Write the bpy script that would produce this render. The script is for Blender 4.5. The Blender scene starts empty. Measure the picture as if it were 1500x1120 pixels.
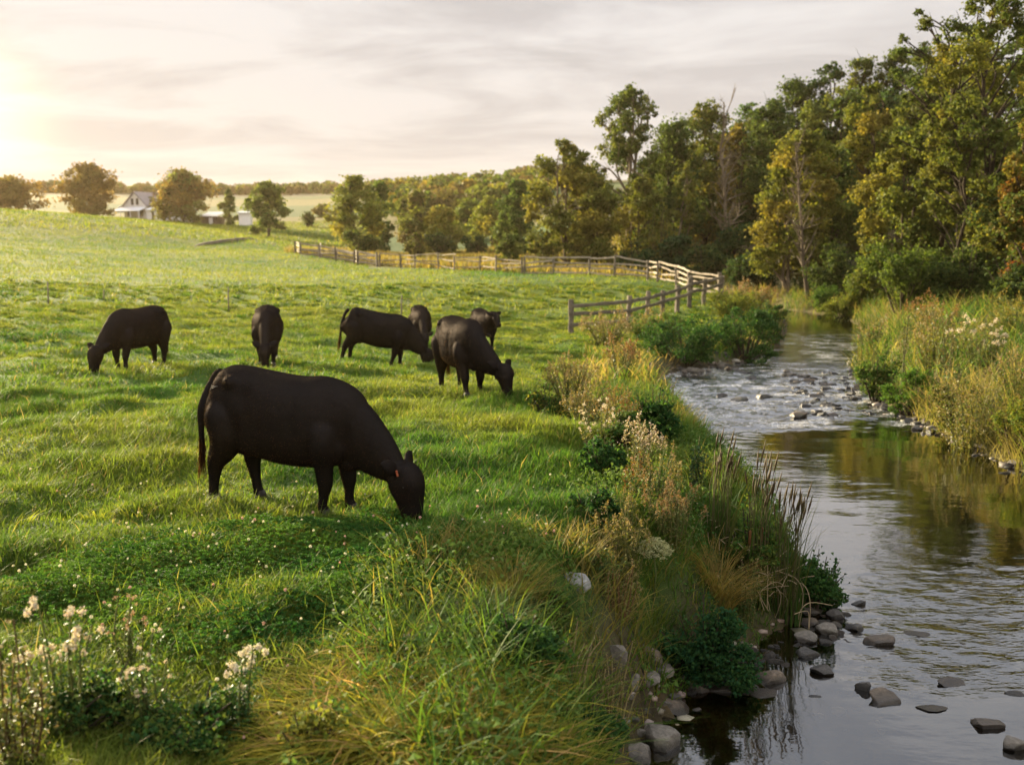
# Pasture with grazing black cattle beside a creek, low evening sun. Blender 4.5, self-contained.
import bpy, math, random
import numpy as np
from mathutils import Vector, Matrix
PI = math.pi
scene = bpy.context.scene
COL = scene.collection
R0 = np.random.default_rng(7)

# ------------------------------------------------------------------ camera numbers
F_PX = 1458.33          # focal length in photo pixels (35 mm lens, 1500 px wide)
CAM_Z = 3.0
PITCH = math.atan(200.0 / F_PX)
CP, SP = math.cos(PITCH), math.sin(PITCH)
WATER_Z = -0.9
SUN_AZ = math.radians(-44.0)     # from +Y, negative = left
GLOW_AZ = math.radians(-28.0)    # brightest part of the thin cloud
SUN_EL = math.radians(13.0)
GLOW_EL = math.radians(6.5)

def ray(px, py):
    u = (px - 750.0) / F_PX; v = (560.0 - py) / F_PX
    d = np.array([u, CP + v * SP, -SP + v * CP])
    return d / d[1]                       # unit step in Y
def at(px, py, D):
    r = ray(px, py); return np.array([r[0] * D, D, CAM_Z + r[2] * D])
def at_z(px, py, z):
    r = ray(px, py); D = (z - CAM_Z) / r[2]
    return np.array([r[0] * D, D, z])

# ------------------------------------------------------------------ noise
def _hash(ix, iy, seed):
    h = (ix.astype(np.int64) * 374761393 + iy.astype(np.int64) * 668265263 + seed * 1442695041) & 0xFFFFFFFF
    h = ((h ^ (h >> 13)) * 1274126177) & 0xFFFFFFFF
    h = h ^ (h >> 16)
    return (h & 0xFFFFFF) / float(0xFFFFFF)
def vnoise(x, y, seed=0):
    ix = np.floor(x); iy = np.floor(y)
    fx = x - ix; fy = y - iy
    fx = fx * fx * (3 - 2 * fx); fy = fy * fy * (3 - 2 * fy)
    a = _hash(ix, iy, seed); b = _hash(ix + 1, iy, seed)
    c = _hash(ix, iy + 1, seed); d = _hash(ix + 1, iy + 1, seed)
    return (a * (1 - fx) + b * fx) * (1 - fy) + (c * (1 - fx) + d * fx) * fy
def fbm(x, y, seed=0, octv=4):
    x = np.asarray(x, float); y = np.asarray(y, float)
    s = 0; a = .5; n = 0
    for o in range(octv):
        s = s + a * vnoise(x * 2 ** o + 17.3 * o, y * 2 ** o - 9.1 * o, seed + o * 31); n += a; a *= .5
    return s / n
def sstep(a, b, x):
    t = np.clip((x - a) / (b - a), 0, 1); return t * t * (3 - 2 * t)
def A(*c): return np.array(c, float)

# ------------------------------------------------------------------ mesh building
class MB:
    """collects vertices, quads and triangles and builds them as one mesh"""
    def __init__(s): s.v = []; s.q = []; s.t = []; s.c = []; s.n = 0
    def add(s, v, quads=None, tris=None, col=None):
        v = np.asarray(v, float).reshape(-1, 3)
        if quads is not None and len(quads): s.q.append(np.asarray(quads, np.int64).reshape(-1, 4) + s.n)
        if tris is not None and len(tris): s.t.append(np.asarray(tris, np.int64).reshape(-1, 3) + s.n)
        c = np.ones((len(v), 3)) * .5 if col is None else np.broadcast_to(np.asarray(col, float), (len(v), 3))
        s.v.append(v); s.c.append(c); s.n += len(v)
    def mesh(s, name, m, smooth=True):
        me = bpy.data.meshes.new(name)
        v = np.concatenate(s.v) if s.v else np.zeros((0, 3))
        c = np.concatenate(s.c) if s.c else np.zeros((0, 3))
        q = np.concatenate(s.q) if s.q else np.zeros((0, 4), np.int64)
        t = np.concatenate(s.t) if s.t else np.zeros((0, 3), np.int64)
        me.vertices.add(len(v)); me.vertices.foreach_set('co', v.astype(np.float32).ravel())
        lv = np.concatenate([q.ravel(), t.ravel()]).astype(np.int32)
        me.loops.add(len(lv)); me.loops.foreach_set('vertex_index', lv)
        tot = np.concatenate([np.full(len(q), 4), np.full(len(t), 3)]).astype(np.int32)
        st = np.concatenate([[0], np.cumsum(tot)[:-1]]).astype(np.int32) if len(tot) else tot
        me.polygons.add(len(tot)); me.polygons.foreach_set('loop_start', st); me.polygons.foreach_set('loop_total', tot)
        me.polygons.foreach_set('use_smooth', np.full(len(tot), bool(smooth)))
        me.update(calc_edges=True)
        at_ = me.color_attributes.new('tint', 'FLOAT_COLOR', 'POINT')
        at_.data.foreach_set('color', np.concatenate([c, np.ones((len(c), 1))], 1).astype(np.float32).ravel())
        if m is not None: me.materials.append(m)
        return me
    def build(s, name, m, parent=None, smooth=True, loc=(0, 0, 0), rz=0):
        o = bpy.data.objects.new(name, s.mesh(name, m, smooth)); COL.objects.link(o)
        o.location = loc; o.rotation_euler = (0, 0, rz)
        if parent: o.parent = parent
        return o

def tag(o, label, cat, group=None, kind=None):
    o['label'] = label; o['category'] = cat
    if group: o['group'] = group
    if kind: o['kind'] = kind
    return o
def thing(name, label, cat, loc=(0, 0, 0), rz=0, group=None):
    o = bpy.data.objects.new(name, None); COL.objects.link(o)
    o.empty_display_size = .2; o.location = loc; o.rotation_euler = (0, 0, rz)
    return tag(o, label, cat, group)

def tube(path, rad, n=6, cap=True):
    """tapered tube along a path: returns verts, quads, tris"""
    P = np.asarray(path, float); k = len(P); r = np.broadcast_to(np.asarray(rad, float), (k,))
    T = np.gradient(P, axis=0); T /= np.linalg.norm(T, axis=1)[:, None] + 1e-9
    s0 = np.cross(T[0], A(0, 0, 1.0) if abs(T[0, 2]) < .9 else A(1.0, .1, 0)); S = np.empty((k, 3))
    for i in range(k):                      # carry the side vector along so that the tube never twists
        s0 = s0 - T[i] * (s0 @ T[i]); s0 = s0 / (np.linalg.norm(s0) + 1e-9); S[i] = s0
    U = np.cross(S, T); a = np.linspace(0, 2 * PI, n, endpoint=False)
    V = P[:, None] + r[:, None, None] * (np.cos(a)[None, :, None] * S[:, None] + np.sin(a)[None, :, None] * U[:, None])
    i = np.arange(k - 1)[:, None] * n; j = np.arange(n)[None]; j2 = (j + 1) % n
    q = np.stack([i + j, i + j2, i + n + j2, i + n + j], -1).reshape(-1, 4)
    V = V.reshape(-1, 3); t = None
    if cap:
        V = np.concatenate([V, P[:1], P[-1:]]); c0, c1 = k * n, k * n + 1
        jj = np.arange(n); t = np.concatenate([np.stack([np.full(n, c0), (jj + 1) % n, jj], 1),
            np.stack([np.full(n, c1), (k - 1) * n + jj, (k - 1) * n + (jj + 1) % n], 1)])
    return V, q, t
def box(c, s, rot=None):
    v = np.array([[x, y, z] for x in (-.5, .5) for y in (-.5, .5) for z in (-.5, .5)]) * np.asarray(s, float)
    if rot is not None: v = v @ np.asarray(rot).T
    return v + np.asarray(c, float), np.array([[0, 1, 3, 2], [4, 6, 7, 5], [0, 4, 5, 1], [2, 3, 7, 6], [0, 2, 6, 4], [1, 5, 7, 3]])

def blades(rng, base, h, w, az, lean, bend, col, seg=3, face=None, tipcol=None):
    """grass blades as tapering strips that arch over"""
    base = np.asarray(base, float); N = len(base)
    t = np.linspace(0, 1, seg + 1)
    d = np.stack([np.cos(az), np.sin(az), np.zeros(N)], 1)
    fa = az + PI / 2 + rng.normal(0, .7, N) if face is None else face
    s = np.stack([np.cos(fa), np.sin(fa), np.zeros(N)], 1)
    hor = h[:, None] * (lean[:, None] * t + bend[:, None] * t ** 2.2)
    ver = h[:, None] * (t - .45 * np.minimum(bend, 1.3)[:, None] * t ** 3)
    P = base[:, None] + d[:, None] * hor[..., None]; P[..., 2] += ver
    W = w[:, None] * (1 - t ** 1.6 * .94) * .5
    L = P - s[:, None] * W[..., None]; Rr = P + s[:, None] * W[..., None]
    V = np.stack([L, Rr], 2).reshape(N, -1, 3)
    k = (seg + 1) * 2
    q = np.array([[2 * i, 2 * i + 1, 2 * i + 3, 2 * i + 2] for i in range(seg)])
    Q = (np.arange(N)[:, None, None] * k + q[None]).reshape(-1, 4)
    C = np.broadcast_to(np.asarray(col, float)[:, None] if np.ndim(col) == 2 else np.asarray(col, float), (N, k, 3))
    if tipcol is not None:
        f = np.repeat(t ** 2, 2)[None, :, None]
        C = C * (1 - f) + (np.asarray(tipcol)[:, None] if np.ndim(tipcol) == 2 else np.asarray(tipcol)) * f
    return V.reshape(-1, 3), Q, C.reshape(-1, 3)

def leaves(rng, P, size, col, up=.5, asp=.6):
    """diamond leaves, randomly turned; up biases them to lie flat"""
    P = np.asarray(P, float); N = len(P); size = np.broadcast_to(size, (N,))
    n = rng.normal(0, 1, (N, 3)); n[:, 2] = np.abs(n[:, 2]) + up * 2
    n /= np.linalg.norm(n, axis=1)[:, None]
    a = np.cross(n, rng.normal(0, 1, (N, 3))); a /= np.linalg.norm(a, axis=1)[:, None] + 1e-9
    b = np.cross(n, a); sz = size[:, None]
    dr = n * sz * .18
    V = np.stack([P - a * sz * .5 - dr, P + b * sz * .5 * asp + dr, P + a * sz * .5 - dr, P - b * sz * .5 * asp + dr], 1)
    Q = np.arange(N * 4).reshape(N, 4)
    C = np.repeat(np.broadcast_to(col, (N, 3)), 4, 0)
    return V.reshape(-1, 3), Q, C

_ico = {}
def ico(sub=1):
    if sub in _ico: return _ico[sub]
    import bmesh
    bm = bmesh.new(); bmesh.ops.create_icosphere(bm, subdivisions=sub, radius=1)
    v = np.array([x.co[:] for x in bm.verts]); f = np.array([[y.index for y in x.verts] for x in bm.faces]); bm.free()
    _ico[sub] = (v, f); return v, f
def balls(P, r, col, sub=1, sq=(1, 1, 1)):
    v, f = ico(sub); P = np.asarray(P, float); N = len(P); r = np.broadcast_to(r, (N,))
    V = P[:, None] + (v * np.asarray(sq))[None] * r[:, None, None]
    Fc = (np.arange(N)[:, None, None] * len(v) + f[None]).reshape(-1, 3)
    C = np.repeat(np.broadcast_to(col, (N, 3)), len(v), 0)
    return V.reshape(-1, 3), Fc, C
def mixc(rng, n, cols, jit=.15, p=None):
    cols = np.asarray(cols, float); i = rng.choice(len(cols), n, p=p)
    c = cols[i] * (1 + rng.normal(0, jit, (n, 1)))
    return np.clip(c * (1 + rng.normal(0, jit * .3, (n, 3))), .002, .95)

# ------------------------------------------------------------------ materials
def newmat(name):
    m = bpy.data.materials.new(name); m.use_nodes = True
    nt = m.node_tree; nt.nodes.clear(); return m, nt
def N_(nt, t, **kw):
    n = nt.nodes.new(t)
    for k, v in kw.items():
        if k.startswith('i_'):
            n.inputs[k[2:].replace('__', ' ')].default_value = v
        else: setattr(n, k, v)
    return n
def noise_n(nt, scale, detail=4, rough=.6, vec=None):
    n = N_(nt, 'ShaderNodeTexNoise'); n.inputs['Scale'].default_value = scale
    n.inputs['Detail'].default_value = detail; n.inputs['Roughness'].default_value = rough
    if vec is not None: nt.links.new(vec, n.inputs['Vector'])
    return n
def ramp_n(nt, fac, stops):
    n = N_(nt, 'ShaderNodeValToRGB'); e = n.color_ramp.elements
    while len(e) < len(stops): e.new(.5)
    for i, (p, c) in enumerate(stops):
        e[i].position = p; e[i].color = (*c, 1) if len(c) == 3 else c
    nt.links.new(fac, n.inputs[0]); return n
def mixrgb(nt, fac, a, b, mode='MIX'):
    n = N_(nt, 'ShaderNodeMix', data_type='RGBA', blend_type=mode)
    for s, x in ((n.inputs[0], fac), (n.inputs[6], a), (n.inputs[7], b)):
        if hasattr(x, 'links'): nt.links.new(x, s)
        else: s.default_value = x if not isinstance(x, tuple) or len(x) == 4 else (*x, 1)
    return n.outputs[2]
def math_n(nt, op, a, b=None, c=None, clamp=False):
    n = N_(nt, 'ShaderNodeMath', operation=op, use_clamp=clamp)
    for s, x in zip(n.inputs, (a, b, c)):
        if x is None: continue
        if hasattr(x, 'links'): nt.links.new(x, s)
        else: s.default_value = x
    return n.outputs[0]
def out_n(nt, sh, vol=None):
    o = N_(nt, 'ShaderNodeOutputMaterial'); nt.links.new(sh, o.inputs['Surface'])
    return o
def leaf_material(name, trans=.45, rough=.55, spec=.25, tgain=1.25, scale=6.0):
    """thin leaf: reflects and lets light through; colour comes from each leaf's own tint"""
    m, nt = newmat(name)
    a = N_(nt, 'ShaderNodeAttribute', attribute_name='tint')
    nz = noise_n(nt, scale, 3, .6, N_(nt, 'ShaderNodeTexCoord').outputs['Object'])
    v = ramp_n(nt, nz.outputs[0], [(.3, (.72, .78, .7)), (.7, (1.25, 1.2, 1.1))])
    c = mixrgb(nt, 1.0, a.outputs['Color'], v.outputs[0], 'MULTIPLY')
    p = N_(nt, 'ShaderNodeBsdfPrincipled', i_Roughness=rough); p.inputs['Specular IOR Level'].default_value = spec
    nt.links.new(c, p.inputs['Base Color'])
    t = N_(nt, 'ShaderNodeBsdfTranslucent')
    g = mixrgb(nt, 1.0, c, (tgain * 1.05, tgain, tgain * .55, 1), 'MULTIPLY'); nt.links.new(g, t.inputs['Color'])
    x = N_(nt, 'ShaderNodeMixShader'); x.inputs[0].default_value = trans
    nt.links.new(p.outputs[0], x.inputs[1]); nt.links.new(t.outputs[0], x.inputs[2])
    out_n(nt, x.outputs[0]); return m
def solid_material(name, lo, hi, scale=8, rough=.8, bump=.3, stretch=(1, 1, 1), spec=.3, use_tint=False, bscale=None):
    m, nt = newmat(name)
    tc = N_(nt, 'ShaderNodeTexCoord'); mp = N_(nt, 'ShaderNodeMapping'); mp.inputs['Scale'].default_value = stretch
    nt.links.new(tc.outputs['Object'], mp.inputs['Vector'])
    nz = noise_n(nt, scale, 8, .65, mp.outputs[0])
    c = ramp_n(nt, nz.outputs[0], [(.32, lo), (.68, hi)]).outputs[0]
    if use_tint:
        a = N_(nt, 'ShaderNodeAttribute', attribute_name='tint'); c = mixrgb(nt, 1.0, c, a.outputs['Color'], 'MULTIPLY')
    p = N_(nt, 'ShaderNodeBsdfPrincipled', i_Roughness=rough); p.inputs['Specular IOR Level'].default_value = spec
    nt.links.new(c, p.inputs['Base Color'])
    b = N_(nt, 'ShaderNodeBump'); b.inputs['Strength'].default_value = bump; b.inputs['Distance'].default_value = .02
    nz2 = noise_n(nt, bscale or scale * 3, 6, .7, mp.outputs[0])
    nt.links.new(nz2.outputs[0], b.inputs['Height']); nt.links.new(b.outputs[0], p.inputs['Normal'])
    out_n(nt, p.outputs[0]); return m
# ------------------------------------------------------------------ river outline (world xy)
LS_PX = [(905, 1150), (940, 1085), (985, 1040), (1035, 1000), (1085, 965), (1130, 935), (1165, 905), (1190, 880), (1175, 845), (1140, 800), (1105, 750),
         (1060, 700), (1025, 660), (1005, 625), (990, 590), (975, 568), (965, 552), (1000, 541), (1060, 536), (1112, 524), (1140, 505), (1150, 480), (1146, 466)]
RS_PX = [(1240, 466), (1262, 485), (1262, 505), (1240, 535), (1248, 560), (1280, 588), (1325, 613), (1375, 638), (1440, 668), (1510, 705)]
left_shore = [(1.7, -14), (1.3, -4), (1.0, 1), (.75, 5)] + [tuple(at_z(x, y, WATER_Z)[:2]) for x, y in LS_PX] + [(12.6, 62), (10.5, 70), (9, 80)]
right_shore = [(12, 86), (14, 73), (16.5, 63)] + [tuple(at_z(x, y, WATER_Z)[:2]) for x, y in RS_PX] + [(8.2, 12), (7.6, 8), (7.8, 3), (9, -5), (10, -14)]
RIVER = np.array(left_shore + right_shore)
MID = np.array([((np.interp(y, [p[1] for p in left_shore], [p[0] for p in left_shore])
                + np.interp(y, [p[1] for p in right_shore[::-1]], [p[0] for p in right_shore[::-1]])) / 2, y) for y in np.linspace(-14, 84, 200)])
def mid_x(y): return np.interp(y, MID[:, 1], MID[:, 0])
def sdf_river(x, y):
    x = np.asarray(x, float); y = np.asarray(y, float)
    d = np.full(x.shape, 1e9); ins = np.zeros(x.shape, bool); n = len(RIVER)
    for i in range(n):
        ax, ay = RIVER[i]; bx, by = RIVER[(i + 1) % n]
        ex, ey = bx - ax, by - ay
        t = np.clip(((x - ax) * ex + (y - ay) * ey) / (ex * ex + ey * ey + 1e-12), 0, 1)
        d = np.minimum(d, np.hypot(x - ax - t * ex, y - ay - t * ey))
        cr = ((ay > y) != (by > y)) & (x < ex * (y - ay) / (ey if abs(ey) > 1e-9 else 1e-9) + ax)
        ins ^= cr
    return np.where(ins, -d, d)

# ------------------------------------------------------------------ ground heights from survey points
CTRL = []
for x, y, z in [(0, 0, .45), (-4, 2, .5), (-8, 6, .55), (4, 0, .2), (0, 6, .45), (-3, 9, .45), (-5, 14, .42), (1, 10, .35), (2, 14, .2), (-2, -6, .5),
                (11, 17, -.1), (12, 25, .0), (16, 30, .2), (20, 40, .5), (10, 8, .1), (14, 5, .4), (20, 18, .5),
                (-60, 10, 2.0), (-30, -5, .8), (60, 10, 6), (30, 0, .8), (45, 25, 5), (-100, 60, 6), (100, 60, 16), (-300, 100, 12), (300, 150, 28),
                (-900, 200, 20), (900, 200, 30), (800, 1100, 30), (-900, 1000, 30), (0, 1300, 34), (-40, 30, 1.6), (-25, 20, .8), (0, -40, 1)]:
    CTRL.append((x, y, z))
for px, py, D in [(735, 582, 17.4), (195, 535, 23), (393, 530, 24), (560, 535, 25), (615, 507, 33), (710, 508, 33),
                  (835, 488, 40), (920, 478, 45), (1052, 440, 54), (945, 408, 64), (765, 402, 70), (650, 395, 80), (545, 390, 90), (430, 372, 105),
                  (0, 400, 60), (200, 392, 75), (350, 382, 90), (0, 342, 115), (0, 308, 160), (100, 314, 165), (200, 323, 180), (300, 331, 190),
                  (140, 317, 230), (275, 326, 230), (30, 309, 225), (350, 329, 230), (290, 360, 125), (370, 350, 150), (397, 349, 170), (525, 371, 130), (610, 373, 150), (700, 366, 150),
                  (742, 396, 85), (830, 391, 90), (915, 389, 95), (1065, 397, 90), (985, 393, 100), (455, 333, 220), (480, 302, 320), (440, 297, 380), (600, 300, 300), (700, 290, 290),
                  (1150, 432, 65), (1250, 437, 66), (1330, 440, 52), (1430, 440, 46), (1500, 446, 38), (1300, 265, 108), (1150, 290, 118), (1450, 240, 95), (1000, 335, 120), (1400, 330, 75), (1250, 340, 85),
                  (60, 285, 560), (180, 283, 560), (330, 287, 560), (480, 283, 560), (850, 270, 500)]:
    CTRL.append(tuple(at(px, py, D)))
CTRL = np.array(CTRL)
OX, OY = 0.0, -4.0
def lp(x, y): return np.arctan2(x - OX, y - OY) * 1.6, np.log(np.hypot(x - OX, y - OY) + .5)
def _U(d2): return np.where(d2 > 1e-12, .5 * d2 * np.log(d2 + 1e-12), 0)
_cu, _cv = lp(CTRL[:, 0], CTRL[:, 1]); _n = len(CTRL)
_K = _U((_cu[:, None] - _cu) ** 2 + (_cv[:, None] - _cv) ** 2) + np.eye(_n) * .004
_Pm = np.stack([np.ones(_n), _cu, _cv], 1)
_M = np.block([[_K, _Pm], [_Pm.T, np.zeros((3, 3))]])
_depth = np.log(np.maximum(CTRL[:, 1], 4))
_sol = np.linalg.solve(_M, np.concatenate([CTRL[:, 2], [0, 0, 0]]))
def tps(x, y):
    u, v = lp(x, y); r = _sol[_n] + _sol[_n + 1] * u + _sol[_n + 2] * v
    for i in range(_n): r = r + _sol[i] * _U((u - _cu[i]) ** 2 + (v - _cv[i]) ** 2)
    return r

NR, NT = 520, 460
RR = np.geomspace(1.2, 1500, NR); TT = np.radians(np.linspace(-112, 112, NT))
GX = OX + RR[:, None] * np.sin(TT)[None]; GY = OY + RR[:, None] * np.cos(TT)[None]
SD = sdf_river(GX, GY)
NAT = tps(GX, GY)
NAT = np.where(np.hypot(GX, GY) < 90, np.maximum(NAT, -.5), NAT)
ISLEFT = GX < mid_x(GY)
def tuss(x, y):
    d = np.hypot(x, y)
    return (fbm(x * .95, y * .95, 3, 3) - .5) * .42 * sstep(120, 30, d) + (fbm(x * .22, y * .22, 9, 2) - .5) * .16
w_ = np.where(ISLEFT, 0.7 + .7 * fbm(GX * .5, GY * .5, 5, 2), 1.2 + 1.6 * fbm(GX * .4, GY * .4, 6, 2))
tq = np.clip(SD / w_, 0, 1); bt = np.where(ISLEFT, 1 - (1 - tq) ** 2.4, sstep(0, 1, tq) ** .8)
NATT = NAT + tuss(GX, GY) * sstep(.3, 2.0, SD)
_sp = at_z(1150, 940, WATER_Z); _pe = at_z(1000, 1010, WATER_Z)      # low gravel spit and pool edge
low = np.maximum(np.exp(-((GX - _sp[0]) ** 2 + (GY - _sp[1]) ** 2) / .75 ** 2), .8 * np.exp(-((GX - _pe[0]) ** 2 + (GY - _pe[1]) ** 2) / .55 ** 2)); bt = bt * (1 - .88 * low)
bank = (WATER_Z - .04) * (1 - bt) + NATT * bt
bed = WATER_Z - .04 - .32 * sstep(0, 1.6, -SD) + (fbm(GX * 4, GY * 4, 8, 3) - .5) * .12
GZ = np.where(SD > 0, bank, bed)

def _samp(Agrid, x, y):
    r = np.hypot(x - OX, y - OY); t = np.arctan2(x - OX, y - OY)
    fi = np.clip((np.log(r) - math.log(RR[0])) / (math.log(RR[-1]) - math.log(RR[0])) * (NR - 1), 0, NR - 1.001)
    fj = np.clip((t - TT[0]) / (TT[-1] - TT[0]) * (NT - 1), 0, NT - 1.001)
    i = fi.astype(int); j = fj.astype(int); a = fi - i; b = fj - j
    return (Agrid[i, j] * (1 - a) + Agrid[i + 1, j] * a) * (1 - b) + (Agrid[i, j + 1] * (1 - a) + Agrid[i + 1, j + 1] * a) * b
def gz(x, y): return _samp(GZ, np.asarray(x, float), np.asarray(y, float))
def shore(x, y): return _samp(SD, np.asarray(x, float), np.asarray(y, float))
def hit(px, py):
    """where the ray through a photo pixel meets the ground"""
    r = ray(px, py); D = np.geomspace(3, 700, 4000)
    x = r[0] * D; z = CAM_Z + r[2] * D; g = gz(x, D)
    k = np.argmax(z < g); D = D[k] if (z < g).any() else 300.0
    return A(r[0] * D, D, float(gz(r[0] * D, D)))
def ground(px, D):
    x = (px - 750) / F_PX * D; return A(x, D, float(gz(x, D)))

# ------------------------------------------------------------------ ground sheet
def to_px(x, y, z):
    dx, dy, dz = x, y, z - CAM_Z
    fw = dy * CP - dz * SP; upc = dy * SP + dz * CP
    return 750 + F_PX * dx / np.maximum(fw, .1), 560 - F_PX * upc / np.maximum(fw, .1)
CLOVER_C = hit(470, 850)
def clover_mask(x, y):
    u = (x - CLOVER_C[0] - .1) / 2.5; v = (y - CLOVER_C[1]) / 1.75
    return sstep(1.15, .75, np.hypot(u, v) + (fbm(x * 1.3, y * 1.3, 21, 2) - .5) * .6)
def pasture_color(x, y):
    d = np.hypot(x, y); n = fbm(x * .5, y * .5, 11, 3); n2 = fbm(x * .07, y * .09, 12, 3)
    k = np.clip(.25 + 1.5 * (n - .5) + 1.1 * (n2 - .5) + .35 * sstep(8, 40, d), 0, 1)[..., None]
    return A(.055, .125, .016) * (1 - k) + A(.15, .19, .024) * k
c0 = pasture_color(GX, GY) * (.62 - .2 * sstep(70, 140, np.hypot(GX, GY)))[..., None] * A(.92, 1.0, .55)
soil = A(.055, .042, .026) * (.7 + .6 * fbm(GX * 3, GY * 3, 13, 3))[..., None]
dry = A(.10, .085, .03) * (.7 + .6 * fbm(GX * .6, GY * .6, 14, 3))[..., None]
c = c0 * 1.0
f = (sstep(1.1, .3, SD + fbm(GX, GY, 15, 2) * .5) * (SD > 0))[..., None]; c = c * (1 - f) + soil * f
RIGHT = (~ISLEFT) & (GY < 90) & (SD > 0)
c = np.where(RIGHT[..., None], dry, c)
bedc = A(.05, .038, .02) * (.5 + 1.1 * fbm(GX * 6, GY * 6, 16, 3))[..., None] * (1 - .6 * sstep(.2, 1.5, -SD))[..., None]  # darker with depth: light lost in the water is put into the colour
c = np.where((SD < .12)[..., None], bedc, c)
DD = np.hypot(GX, GY); PX_ = 750 + F_PX * GX / np.maximum(GY, 1)
far_f = (sstep(82, 96, DD) * sstep(470, 560, PX_) * sstep(900, 820, PX_))[..., None]
stripe = np.sin(DD * .045 + GX * .012 + 1.0)[..., None]
crop = np.where(DD[..., None] < 150, A(.17, .135, .04), np.where(stripe > .2, A(.05, .085, .02), A(.13, .115, .04)))
c = c * (1 - far_f) + crop * far_f
f2 = sstep(205, 235, DD)[..., None]
c = c * (1 - f2) + np.where(stripe > 0, A(.055, .08, .02), A(.12, .105, .035)) * f2
f3 = (sstep(430, 480, DD))[..., None]; c = c * (1 - f3) + A(.06, .055, .03) * f3
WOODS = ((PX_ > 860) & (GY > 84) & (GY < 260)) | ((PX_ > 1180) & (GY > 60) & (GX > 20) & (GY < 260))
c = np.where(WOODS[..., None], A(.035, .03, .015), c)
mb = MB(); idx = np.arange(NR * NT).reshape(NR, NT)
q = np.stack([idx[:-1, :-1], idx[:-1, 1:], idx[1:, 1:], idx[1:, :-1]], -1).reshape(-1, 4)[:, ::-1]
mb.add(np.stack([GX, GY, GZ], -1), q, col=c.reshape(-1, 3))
m, nt = newmat('pasture_soil')
tc = N_(nt, 'ShaderNodeTexCoord'); at_n = N_(nt, 'ShaderNodeAttribute', attribute_name='tint')
n1 = noise_n(nt, 1.3, 10, .72, tc.outputs['Object']); n2_ = noise_n(nt, 9, 6, .7, tc.outputs['Object'])
v1 = ramp_n(nt, n1.outputs[0], [(.3, (.62, .66, .6)), (.7, (1.35, 1.3, 1.15))]); v2 = ramp_n(nt, n2_.outputs[0], [(.3, (.7, .7, .7)), (.7, (1.25, 1.25, 1.25))])
cc = mixrgb(nt, 1, mixrgb(nt, 1, at_n.outputs['Color'], v1.outputs[0], 'MULTIPLY'), v2.outputs[0], 'MULTIPLY')
p = N_(nt, 'ShaderNodeBsdfPrincipled', i_Roughness=.9); p.inputs['Specular IOR Level'].default_value = .15; nt.links.new(cc, p.inputs['Base Color'])
b = N_(nt, 'ShaderNodeBump'); b.inputs['Strength'].default_value = .9; b.inputs['Distance'].default_value = .12
nt.links.new(n1.outputs[0], b.inputs['Height']); nt.links.new(b.outputs[0], p.inputs['Normal']); out_n(nt, p.outputs[0])
o = mb.build('ground', m); o['kind'] = 'structure'; tag(o, 'rolling green pasture and creek banks underfoot', 'ground', kind='structure')

# ------------------------------------------------------------------ water
def riffle(x, y):
    px, py = to_px(x, y, WATER_Z)
    a = sstep(640, 618, py + (fbm(x * .8, y * .5, 41, 3) - .5) * 60) * sstep(470, 500, py)
    b_ = sstep(1035, 985, py) * sstep(800, 880, py) * sstep(1180, 1300, px) * .8
    return np.maximum(a, b_)
gx = np.arange(-1, 21, .06); gy = np.concatenate([np.arange(-6, 34, .06), np.arange(34, 90, .25)])
WX, WY = np.meshgrid(gx, gy); ws = sdf_river(WX, WY)
rf = riffle(WX, WY)
wz = WATER_Z + rf * ((fbm(WX * 2.6, WY * 4.5, 42, 3) - .5) * np.where(WY > 15, .095, .03) + (fbm(WX * 6, WY * 9, 46, 3) - .5) * .045) * sstep(36, 28, WY) + (fbm(WX * 1.1, WY * 2.0, 43, 2) - .5) * .008
foam_glint = sstep(.50, .66, fbm(WX * 1.6, WY * 3.2, 44, 4)) * sstep(.4, .9, rf) * (WY > 15)  # white water and sky glints drawn together as pale streaks
mb = MB(); nx, ny = len(gx), len(gy); idx = np.arange(nx * ny).reshape(ny, nx)
keep = (np.maximum.reduce([ws[:-1, :-1], ws[1:, 1:]]) < .55)
q = np.stack([idx[:-1, :-1], idx[:-1, 1:], idx[1:, 1:], idx[1:, :-1]], -1)[keep]
used = np.zeros(nx * ny, bool); used[q.ravel()] = True; remap = np.cumsum(used) - 1
mb.add(np.stack([WX, WY, wz], -1).reshape(-1, 3)[used], remap[q], col=np.stack([rf, foam_glint, np.zeros_like(rf)], -1).reshape(-1, 3)[used])
m, nt = newmat('creek_water')
tc = N_(nt, 'ShaderNodeTexCoord'); an = N_(nt, 'ShaderNodeAttribute', attribute_name='tint'); sp_ = N_(nt, 'ShaderNodeSeparateColor'); nt.links.new(an.outputs['Color'], sp_.inputs[0])
mp = N_(nt, 'ShaderNodeMapping'); mp.inputs['Scale'].default_value = (1, 2.2, 1); mp.inputs['Rotation'].default_value = (0, 0, .15); nt.links.new(tc.outputs['Object'], mp.inputs['Vector'])
na = noise_n(nt, 2.3, 3, .5, mp.outputs[0]); nb = noise_n(nt, 6, 2, .55, mp.outputs[0])
hgt = math_n(nt, 'ADD', na.outputs[0], math_n(nt, 'MULTIPLY', nb.outputs[0], math_n(nt, 'MULTIPLY_ADD', sp_.outputs[0], .8, .25)))
b = N_(nt, 'ShaderNodeBump'); b.inputs['Distance'].default_value = .03
nt.links.new(math_n(nt, 'MULTIPLY_ADD', sp_.outputs[0], .5, .10), b.inputs['Strength']); nt.links.new(hgt, b.inputs['Height'])
fr = N_(nt, 'ShaderNodeFresnel', i_IOR=1.5); nt.links.new(b.outputs[0], fr.inputs['Normal'])
gl = N_(nt, 'ShaderNodeBsdfGlossy', i_Roughness=.04); nt.links.new(b.outputs[0], gl.inputs['Normal'])
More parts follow.
